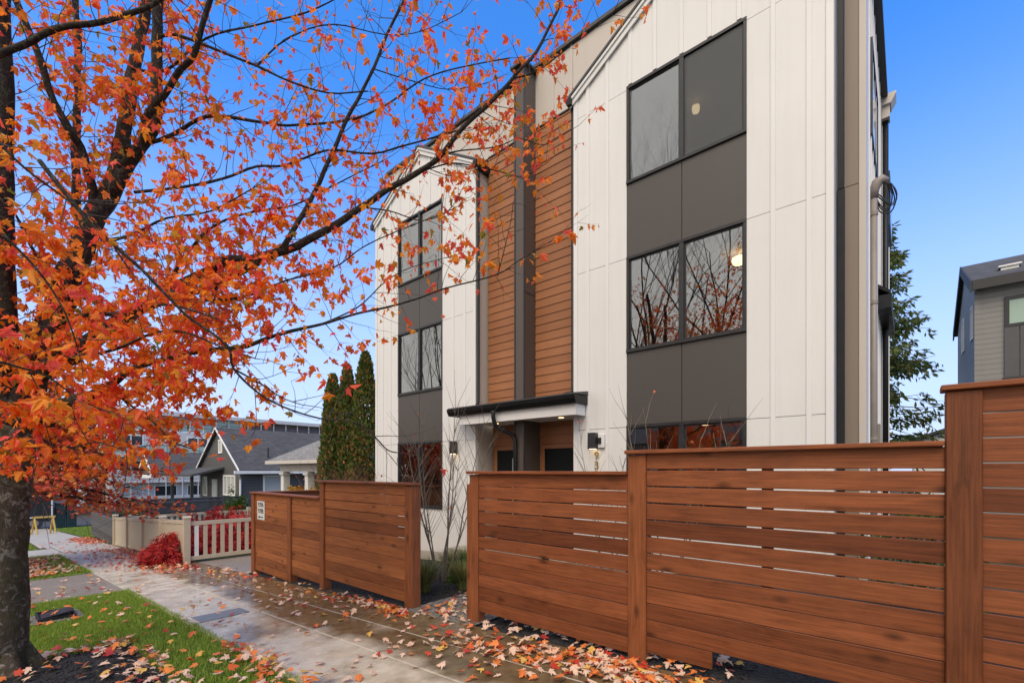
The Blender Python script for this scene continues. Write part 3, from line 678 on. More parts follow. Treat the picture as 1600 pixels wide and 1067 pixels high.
# dark lattice fence and planter farther down
LFN = thing('lattice_fence', 'dark stained board fence with a lattice top beyond the tan yard fence', 'fence', (-24, 6, gz(-24)))
z = gz(-24); mb = MB()
y = 3.7
while y < 9.4: mb.box(-24.01, -23.99, y, y+.14, z, z+1.05); y += .147
fpart(mb, 'board_panel', grey_wood_y, LFN)
mb = MB()
for k in range(60):
    y = 3.5+k*.1
    for s_ in (1, -1):
        a = (y, z+1.08); b = (y+s_*.36, z+1.44)
        if 3.7 <= min(a[0], b[0]) and max(a[0], b[0]) <= 9.4: xx = -24.0+s_*.006; mb.hexa([(xx-.005, a[0]-.018, a[1]), (xx+.005, a[0]-.018, a[1]), (xx+.005, a[0]+.018, a[1]), (xx-.005, a[0]+.018, a[1]), (xx-.005, b[0]-.018, b[1]), (xx+.005, b[0]-.018, b[1]), (xx+.005, b[0]+.018, b[1]), (xx-.005, b[0]+.018, b[1])])
fpart(mb, 'lattice', grey_wood_y, LFN)
fpart(MB().box(-24.03, -23.97, 3.7, 9.4, z+1.44, z+1.5).box(-24.03, -23.97, 3.7, 9.4, z+1.05, z+1.085), 'rail', grey_wood_y, LFN)
for y in (3.65, 5.5, 7.4, 9.35): fpart(MB().box(-24.05, -23.95, y-.05, y+.05, z-.1, z+1.55), 'post', grey_wood, LFN)
BF = thing('board_fence', 'plain dark board fence in the yard behind the lattice fence', 'fence', (-26, 6, gz(-26)))
mb = MB(); y = 3.9; z = gz(-26)
while y < 9: mb.box(-26.01, -25.99, y, y+.14, z, z+1.6); y += .147
fpart(mb, 'board_panel', grey_wood_y, BF); fpart(MB().box(-26.03, -25.97, 3.9, 9, z+1.601, z+1.66), 'rail', grey_wood_y, BF)
PW = thing('planter_wall', 'grey timber planter wall holding a raised bed beside the downhill sidewalk', 'planter', (-25.5, 3.4, gz(-25.5)))
mb = MB()
for k in range(6): mb.box(-28.3, -23.0, 3.40, 3.5, -.44-(k+1)*.17+.008, -.44-k*.17)
mb2 = MB()
for k in range(6): mb2.box(-28.4, -28.3, 3.40, 5.0, -.44-(k+1)*.17+.008, -.44-k*.17)
fpart(mb, 'timber_wall', grey_wood, PW); fpart(mb2, 'timber_wall', grey_wood_y, PW); fpart(MB().box(-28.29, -23.0, 3.51, 5.5, -1.6, -.55), 'soil', mulch_m, PW)

def window(mb_parent, x0, x1, y0, y1, z0, z1, axis, frame, gl, off, mull=0):
    """frame and pane on a wall facing -y (axis 'y') or +x (axis 'x'); off = wall plane"""
    f = MB(); w_ = .09; d = .05
    def bx(a, b, c, e):
        if axis == 'y': f.box(a, b, off-d, off-.003, c, e)
        else: f.box(off+.003, off+d, a, b, c, e)
    a, b = (x0, x1) if axis == 'y' else (y0, y1)
    bx(a, b, z0, z0+w_); bx(a, b, z1-w_, z1); bx(a, a+w_, z0+w_, z1-w_); bx(b-w_, b, z0+w_, z1-w_)
    for k in range(mull): m_ = a+(b-a)*(k+1)/(mull+1); bx(m_-.03, m_+.03, z0+w_, z1-w_)
    fo = fpart(f, 'window', frame, mb_parent)
    p = MB()
    if axis == 'y': p.box(a+w_, b-w_, off-.02, off-.004, z0+w_, z1-w_)
    else: p.box(off+.004, off+.02, a+w_, b-w_, z0+w_, z1-w_)
    fpart(p, 'pane', gl, fo)
far_pane = NB('curtained_glass'); far_pane.set((.44, .45, .43), .25); far_pane = far_pane.m
dark_pane = NB('dark_glass'); dark_pane.set((.03, .035, .04), .08); dark_pane = dark_pane.m
green_pane = NB('green_glass'); green_pane.set((.34, .46, .40), .12); green_pane = green_pane.m
sid_grey = NB('grey_clapboard')
def clap(name, col, pitch):
    s = NB(name); tc = s.n('ShaderNodeTexCoord'); sx = s.n('ShaderNodeSeparateXYZ'); s.l(tc.outputs['Object'], sx.inputs[0])
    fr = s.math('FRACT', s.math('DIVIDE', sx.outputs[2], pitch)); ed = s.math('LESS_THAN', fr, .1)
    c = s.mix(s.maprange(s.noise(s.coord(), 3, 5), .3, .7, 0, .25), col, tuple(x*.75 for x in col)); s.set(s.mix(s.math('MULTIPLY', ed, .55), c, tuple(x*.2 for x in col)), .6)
    s.bump(fr, 1.0, .012); return s.m
dark_clap = clap('dark_clapboard', (.10, .10, .10), .15); grey_clap = clap('light_grey_clapboard', (.275, .268, .26), .14)
cream = painted('cream_trim', (.62, .58, .52), .05); black_trim = plain('black_trim', (.03, .03, .032), .6, .2, 4)

# dark bungalow with a steep front gable
DH = thing('bungalow', 'dark grey clapboard house with a steep white trimmed front gable', 'house', (-30.6, 10, gz(-30.6)))
z0 = gz(-31)-.4; ex, ey, ez, px_, pz = -27.2, 9.2, 1.60, -30.6, 3.85
mb = MB(); mb.prism([(-34.0, z0), (ex, z0), (ex, ez), (px_, pz-.05), (-34.0, ez)], ey, 18.0); fpart(mb, 'wall', dark_clap, DH)
sl = (pz-ez)/(ex-px_); mb = MB()
for s_ in (1, -1):
    a = px_+s_*(ex-px_+.35); za = ez-sl*.35
    p = [(px_, pz), (a, za), (a, za+.12), (px_, pz+.12)]; mb.prism(p if s_ < 0 else p[::-1], ey-.16, 18.3)
fpart(mb, 'roof', shingle_dark, DH)
mb = MB()
for s_ in (1, -1):
    a = px_+s_*(ex-px_+.36); za = ez-sl*.36
    p = [(px_, pz+.01), (a, za+.01), (a, za+.13), (px_, pz+.13)]; mb.prism(p if s_ < 0 else p[::-1], ey-.20, ey-.165)
fpart(mb, 'rake_trim', vinyl_white, DH)
fpart(MB().box(ex+.3, ex+.42, ey-.4, 18.3, ez-.32, ez-.16), 'gutter', vinyl_white, DH)
fpart(MB().tube([(ex+.34, ey-.2, ez-.3), (ex+.1, ey-.02, ez-.62), (ex+.05, ey-.03, z0)], .05, 8), 'downspout', vinyl_white, DH)
window(DH, -29.7, -27.85, 0, 0, .05, 1.2, 'y', vinyl_white, far_pane, ey, 2)
window(DH, -30.5, -29.9, 0, 0, 2.45, 3.25, 'y', vinyl_white, far_pane, ey)
window(DH, 0, 0, 10.35, 11.5, .2, 1.2, 'x', vinyl_white, far_pane, ex)
window(DH, 0, 0, 13.5, 14.6, .2, 1.2, 'x', vinyl_white, far_pane, ex)
fpart(MB().box(-31.6, -30.75, ey-.05, ey-.004, -1.6, .95), 'door', vinyl_white, DH)
fpart(MB().tube([(-27.9, 10.9, 2.0), (-27.9, 10.9, 2.75)], .05, 8), 'vent_pipe', black_trim, DH)
# porch with its own small gable
mb = MB(); mb.prism([(-37.6, 1.25), (-36.0, 2.5), (-34.4, 1.25)][::-1], ey-2.3, ey+4); fpart(mb, 'porch_gable', dark_clap, DH)
mb = MB()
for s_ in (1, -1): p = [(-36.0, 2.5), (-36.0+s_*1.75, 1.15), (-36.0+s_*1.75, 1.27), (-36.0, 2.64)]; mb.prism(p if s_ < 0 else p[::-1], ey-2.42, ey+4)
fpart(mb, 'roof', shingle_dark, DH)
mb = MB()
for s_ in (1, -1): p = [(-36.0, 2.44), (-36.0+s_*1.77, 1.08), (-36.0+s_*1.77, 1.28), (-36.0, 2.65)]; mb.prism(p if s_ < 0 else p[::-1], ey-2.47, ey-2.425)
mb.box(-37.7, -34.3, ey-2.46, ey-2.42, 1.0, 1.2); fpart(mb, 'rake_trim', vinyl_white, DH)
mb = MB(); mb.prism([(ey-1.6, 1.12), (ey-.0, 1.55), (ey-.0, 1.67), (ey-1.6, 1.24)], -34.3, -29.6, 'x'); fpart(mb, 'porch_roof', shingle_dark, DH)
for x in (-34.1, -30.2): fpart(MB().box(x-.07, x+.07, ey-1.5, ey-1.36, z0, 1.14), 'porch_post', black_trim, DH)
mb = MB(); mb.box(-34.1, -30.2, ey-1.46, ey-1.40, -.35, -.28); mb.box(-34.1, -30.2, ey-1.46, ey-1.40, -.75, -.69)
for k in range(20): mb.box(-34.0+k*.2, -33.95+k*.2, ey-1.45, ey-1.41, -.7, -.3)
fpart(mb, 'railing', black_trim, DH)
window(DH, -33.3, -32.5, 0, 0, -.1, 1.1, 'y', vinyl_white, far_pane, ey)

# light house with hipped roof and porch columns
PH = thing('cottage', 'cream porch house with a light grey hipped roof and square white columns', 'house', (-17, 9, gz(-17)))
z0 = gz(-20)-.3
def hip(name, x0, x1, y0, y1, ze, zp, run, m, root):
    mb = MB(); a = [(x0, y0, ze), (x1, y0, ze), (x1, y1, ze), (x0, y1, ze)]; r0 = (x0+run, y0+run, zp); r1 = (x1-run, y0+run, zp); r2 = (x1-run, y1-run, zp); r3 = (x0+run, y1-run, zp)
    mb.quad(a[0], a[1], r1, r0); mb.quad(a[1], a[2], r2, r1); mb.quad(a[2], a[3], r3, r2); mb.quad(a[3], a[0], r0, r3); mb.quad(r0, r1, r2, r3); mb.quad(*a[::-1]); return fpart(mb, name, m, root)
hip('roof', -20.5, -13.6, 7.95, 16.5, 1.86, 3.75, 3.3, shingle_grey, PH)
fpart(MB().box(-20.55, -13.55, 7.9, 16.55, 1.72, 1.855), 'eave_trim', cream, PH)
mb = MB().box(-20.0, -14.0, 10.2, 16.2, z0, 1.715); fpart(mb, 'wall', cream, PH)
fpart(MB().box(-19.9, -14.0, 8.25, 8.55, 1.42, 1.715).box(-19.9, -19.62, 8.56, 10.19, 1.42, 1.715), 'porch_beam', cream, PH)
for x in (-19.75, -17.6, -15.5):
    fpart(MB().box(x-.13, x+.13, 8.27, 8.53, z0, 1.415).box(x-.18, x+.18, 8.22, 8.58, 1.28, 1.36), 'column', vinyl_white, PH)
fpart(MB().box(-19.6, -14.2, 8.36, 8.44, .35, .43).box(-19.6, -14.2, 8.36, 8.44, z0, -.2), 'porch_rail', vinyl_white, PH)
mb = MB()
for k in range(27): mb.box(-19.55+k*.2, -19.49+k*.2, 8.37, 8.43, -.199, .349)
fpart(mb, 'railing', vinyl_white, PH)
window(PH, -19.3, -17.2, 0, 0, .3, 1.4, 'y', vinyl_white, dark_pane, 10.2, 2)
window(PH, -16.6, -15.2, 0, 0, .3, 1.4, 'y', vinyl_white, dark_pane, 10.2, 1)
for x in (-18.95, -18.3, -17.0):
    B_ = thing('flower_basket', ('yellow flower basket on the cream porch rail, %s' % ('nearest the left column', 'between the two columns', 'right of the second column')[(-18.95, -18.3, -17.0).index(x)]), 'flower basket', (x, 8.4, .43), 'flower baskets on the porch rail')
    fpart(MB().tube([(x, 8.4, .43), (x, 8.4, .6)], [.1, .14], 10), 'pot', black_trim, B_)
    v, f = [], []
    for k in range(120):
        q = rvec(); add_leaf(v, f, LTS[k % 3], (x+q.x*.22, 8.4+q.y*.15, .68+q.z*.14), Euler((random.uniform(-1, 1), random.uniform(-1, 1), random.uniform(0, 6.3))), .09)
    raw('flowers', v, f, foliage('yellow_flowers', [(0, (.5, .3, .02)), (.6, (.6, .4, .04)), (1, (.45, .12, .03))], .2) if 'yellow_flowers' not in MATS else MATS['yellow_flowers'], B_)

# large modern block far down the hill
AP = thing('apartment_block', 'big modern white and green glazed block on the far side of the cross street', 'building', (-60, 25, gz(-60)))
stucco = painted('block_white', (.56, .55, .53), .05); tan_p = painted('block_tan', (.36, .30, .25), .05); brownp = plain('block_brown', (.10, .075, .07), .6, .15, 2)
fpart(MB().box(-78, -60.0, 8.5, 44, -3, 5.6), 'wall', stucco, AP)
fpart(MB().box(-76, -61.2, 21.5, 44, 5.6, 7.35), 'top_floor', brownp, AP)
fpart(MB().box(-76.5, -60.4, 8.2, 44.5, 7.35, 7.75).box(-76, -61.2, 8.6, 21.45, 5.6, 5.7), 'roof', stucco, AP)
fpart(MB().box(-61.25, -61.2, 9.0, 21.0, 5.75, 7.3), 'top_glazing', green_pane, AP)
mb = MB()
for k in range(16): mb.box(-61.19, -61.12, 21.5+k*1.5, 21.62+k*1.5, 5.6, 7.35)
fpart(mb, 'mullion', vinyl_white, AP)
mb = MB(); mb.box(-60.5, -60.44, 8.5, 44, 6.6, 6.66); mb.box(-60.5, -60.44, 8.5, 44, 6.15, 6.19)
for k in range(24): mb.box(-60.5, -60.44, 8.5+k*1.5, 8.56+k*1.5, 5.6, 6.6)
fpart(mb, 'roof_railing', brownp, AP)
for fl in range(3):
    zb = -2.1+fl*2.6
    fpart(MB().box(-59.99, -59.0, 8.5, 44, zb-.28, zb), 'balcony_slab', stucco if fl else tan_p, AP)
    fpart(MB().box(-59.05, -59.0, 8.5, 44, zb+.05, zb+.95), 'balcony_glass', green_pane if fl == 2 else far_pane, AP)
    for k in range(12): window(AP, 0, 0, 9.2+k*2.9, 11.2+k*2.9, zb+.25, zb+2.0, 'x', vinyl_white, dark_pane if (k+fl) % 3 else far_pane, -60.0, 1)
mb = MB()
for k in range(25): mb.box(-58.99, -58.93, 8.5+k*1.45, 8.57+k*1.45, -2.1, 5.6)
fpart(mb, 'facade_fin', stucco, AP)
mb = MB()
for k in range(10): mb.box(-61.19, -61.1, 9.0+k*1.3, 9.12+k*1.3, 5.7, 7.35)
fpart(mb, 'glazing_bar', vinyl_white, AP)
# shop fronts across the cross street
SH = thing('shop_building', 'low beige shop with a brick base at the end of the sidewalk', 'building', (-62, 5.5, gz(-62)))
zc = gz(-60); beige = painted('shop_beige', (.52, .43, .34), .05); brick = plain('brick_base', (.22, .08, .06), .8, .3, 12)
fpart(MB().box(-70, -62, 4.4, 8.4, zc-.3, 1.4), 'wall', beige, SH); fpart(MB().box(-61.995, -61.9, 4.4, 8.4, zc-.3, zc+.7), 'brick_base', brick, SH)
fpart(MB().box(-61.99, -61.9, 6.1, 6.9, zc+.71, zc+2.4), 'door', vinyl_white, SH); window(SH, 0, 0, 7.1, 8.3, zc+.8, zc+2.4, 'x', black_trim, dark_pane, -62)
fpart(MB().box(-70.2, -61.5, 4.2, 8.5, 1.405, 1.6), 'roof', black_trim, SH)
TS = thing('storefront', 'dark teal glazed storefront beside the beige shop', 'building', (-58, 3, gz(-58)))
teal = plain('teal_metal', (.03, .065, .07), .4, .2, 2)
fpart(MB().box(-66, -58.5, -3.0, 4.2, zc-.3, .55), 'wall', teal, TS); fpart(MB().box(-66.2, -58.2, -3.2, 4.3, .552, .75), 'roof', vinyl_white, TS)
for k in range(6): window(TS, 0, 0, -2.6+k*1.1, -1.6+k*1.1, zc+.1, zc+2.3, 'x', black_trim, NB('teal_pane').m if False else dark_pane, -58.5, 1)
# truck trailer and trestle near the end of the pavement
teal_bin = plain('teal_plastic', (.02, .07, .075), .4, .2, 3)
TR = thing('truck', 'dark box truck parked across the end of the sidewalk behind the maple trunk', 'truck', (-46.5, 1.45, gz(-46.5)))
zt = gz(-47)
def tbox(*b): return MB().box(b[0], b[1], b[2]+1.35, b[3]+1.35, b[4], b[5])
tdark = plain('truck_dark', (.02, .021, .024), .4, .2, 2)
fpart(tbox(-47.6, -45.6, -1.9, 2.1, zt+.85, zt+2.35), 'cargo_box', tdark, TR)
for q in ((-1.9, 2.1, zt+.78, zt+.86), (-1.9, 2.1, zt+2.3, zt+2.38), (2.02, 2.1, zt+.861, zt+2.299)): fpart(tbox(-45.595, -45.55, *q), 'frame_trim', vinyl_white, TR)
fpart(tbox(-47.5, -45.7, -1.8, 2.0, zt+.5, zt+.84), 'chassis', black_trim, TR)
fpart(tbox(-47.4, -45.8, -3.2, -1.95, zt+.5, zt+1.9), 'cab', plain('cab_paint', (.03, .05, .055), .3, .2, 2), TR)
for (wx, wy) in ((-45.75, 2.55), (-47.4, 2.55), (-45.75, -.9)):
    wh_ = fpart(MB().tube([(wx-.12, wy, zt+.42), (wx+.12, wy, zt+.42)], .42, 20), 'wheel', black_trim, TR); fpart(MB().tube([(wx+.121, wy, zt+.42), (wx+.14, wy, zt+.42)], [.23, .2], 16), 'rim', conduit_m, wh_)
zb_ = gz(-46)
for k, (ya, yb) in enumerate(((3.62, 4.11), (4.19, 4.70))):
    bn = thing('recycling_bin', ('tall dark teal bin beside the truck end', 'tall dark teal bin farther from the truck')[k], 'bin', (-46, (ya+yb)/2, zb_), 'teal bins at the end of the sidewalk')
    fpart(MB().box(-46.6, -45.75, ya, yb, zb_, zb_+1.62), 'bin_body', teal_bin, bn, bevel=.03); fpart(MB().box(-46.65, -45.7, ya-.03, yb+.03, zb_+1.625, zb_+1.75), 'lid', black_trim, bn, bevel=.03)
    r_ = MB()
    for j in range(4): r_.box(-45.749, -45.72, ya+.06+j*.11, ya+.09+j*.11, zb_+.1, zb_+1.55)
    fpart(r_, 'rib', black_trim, bn)
YT = thing('trestle', 'yellow folding trestle standing at the end of the sidewalk by the truck', 'trestle', (-37.5, 2.47, gz(-37.5)))
yel = plain('yellow_plastic', (.62, .42, .10), .5, .1, 4); g_ = gz(-37.5)
for y in (2.1, 2.85):
    for s_ in (-.25, .25): fpart(MB().tube([(-37.5+s_, y+s_*.4, g_), (-37.5, y, g_+.95)], .045, 6), 'leg', yel, YT)
fpart(MB().box(-37.55, -37.45, 2.0, 2.95, g_+.9, g_+1.0), 'top_bar', yel, YT)

# grey clapboard house on the right
GH = thing('grey_house', 'tall grey clapboard house with dark gable roof above the right fence end', 'house', (3.4, 20, gz(3)))
mb = MB(); X0 = 1.381; mb.prism([(18, -.5), (24.1, -.5), (24.1, 6.75), (21.2, 8.0), (18, 6.55)][::-1], X0, 12, 'x'); fpart(mb, 'wall', grey_clap, GH)
mb = MB(); mb.prism([(17.75, 6.42), (21.2, 7.98), (21.2, 8.16), (17.75, 6.6)], X0-.08, 12.3, 'x'); mb.prism([(21.2, 7.98), (24.4, 6.55), (24.4, 6.72), (21.2, 8.16)], X0-.08, 12.3, 'x'); fpart(mb, 'roof', shingle_dark, GH)
mb = MB(); mb.box(X0-.08, 12.3, 17.68, 17.748, 6.36, 6.62); mb.prism([(17.7, 6.3), (21.2, 7.9), (21.2, 8.17), (17.7, 6.63)], X0-.12, X0-.081, 'x'); mb.prism([(21.2, 7.9), (24.45, 6.42), (24.45, 6.73), (21.2, 8.17)], X0-.12, X0-.081, 'x'); fpart(mb, 'fascia', black_trim, GH)
fpart(MB().box(X0-.02, X0+.1, 17.97, 17.998, -.5, 6.4), 'corner_trim', grey_clap, GH)
window(GH, 1.93, 4.2, 0, 0, 5.27, 6.1, 'y', frame_m, green_pane, 18, 1)
fpart(MB().box(1.93, 2.2, 17.95, 17.99, 3.9, 5.265).box(2.215, 4.2, 17.95, 17.99, 3.9, 5.265), 'spandrel_panel', plain('slate_panel', (.075, .077, .082), .5, .1, 3), GH)
fpart(MB().box(1.88, 4.5, 17.6, 17.99, 3.3, 3.895), 'balcony', black_trim, GH)
for (ya, yb, za, zb) in ((18.5, 18.95, 5.2, 6.15), (21.3, 21.9, 5.4, 6.5)):
    f_ = MB(); f_.box(X0-.04, X0-.003, ya, yb, za, za+.06); f_.box(X0-.04, X0-.003, ya, yb, zb-.06, zb); f_.box(X0-.04, X0-.003, ya, ya+.06, za+.06, zb-.06); f_.box(X0-.04, X0-.003, yb-.06, yb, za+.06, zb-.06)
    wn = fpart(f_, 'window', vinyl_white, GH); fpart(MB().box(X0-.02, X0-.004, ya+.06, yb-.06, za+.06, zb-.06), 'pane', dark_pane, wn)
fpart(MB().box(1.95, 2.3, 18.8, 19.1, 7.02, 7.16).box(1.9, 2.35, 18.75, 19.15, 7.161, 7.2), 'roof_vent', vinyl_white, GH)
WH = thing('white_house', 'white gabled house barely showing over the fence in the distance', 'house', (3, 33, gz(3)))
fpart(MB().prism([(0.2, -.5), (6, -.5), (6, 3.2), (3.1, 4.1), (0.2, 2.95)], 32, 40), 'wall', white, WH)
fpart(MB().prism([(-.1, 2.9), (3.1, 4.12), (3.1, 4.25), (-.1, 3.03)], 31.7, 40).prism([(3.1, 4.12), (6.3, 3.1), (6.3, 3.2), (3.1, 4.25)], 31.7, 40), 'roof', shingle_dark, WH)
# overhead cable and the service pole it runs to
tag(MB().tube(smooth_path([(-58, 20, 6.0), (-40, 19.5, 5.0), (-24, 19, 4.9), (-11.3, 17.3, 5.6)], 6), .022, 5).build('overhead_cable', black_metal), 'thin black overhead cable crossing the sky between the far block and the townhouse', 'cable')
# meter box with a tilted lid in the lawn
MX = thing('meter_box', 'small black plastic meter box in the lawn with tilted lid and leaves on top', 'meter box', (-8.6, .68, gz(-8.6)))
g_ = gz(-8.6); blk = plain('black_plastic', (.012, .012, .013), .4, .2, 10)
mb = MB(); 
for (a, b, c, d) in ((-8.84, -8.36, .50, .52), (-8.84, -8.36, .84, .86), (-8.84, -8.82, .52, .84), (-8.38, -8.36, .52, .84)): mb.box(a, b, c, d, g_-.06, g_+.055)
fpart(mb, 'box_rim', blk, MX); mb = MB(); mb.hexa([(-8.80, .53, g_+.02), (-8.40, .53, g_+.04), (-8.40, .83, g_+.085), (-8.80, .83, g_+.06), (-8.80, .53, g_+.035), (-8.40, .53, g_+.055), (-8.40, .83, g_+.10), (-8.80, .83, g_+.075)]); fpart(mb, 'lid', blk, MX)
struct(sloped(MB(), -8.95, -8.25, .42, .93, .006, .03).build('bare_soil', gravel_m))
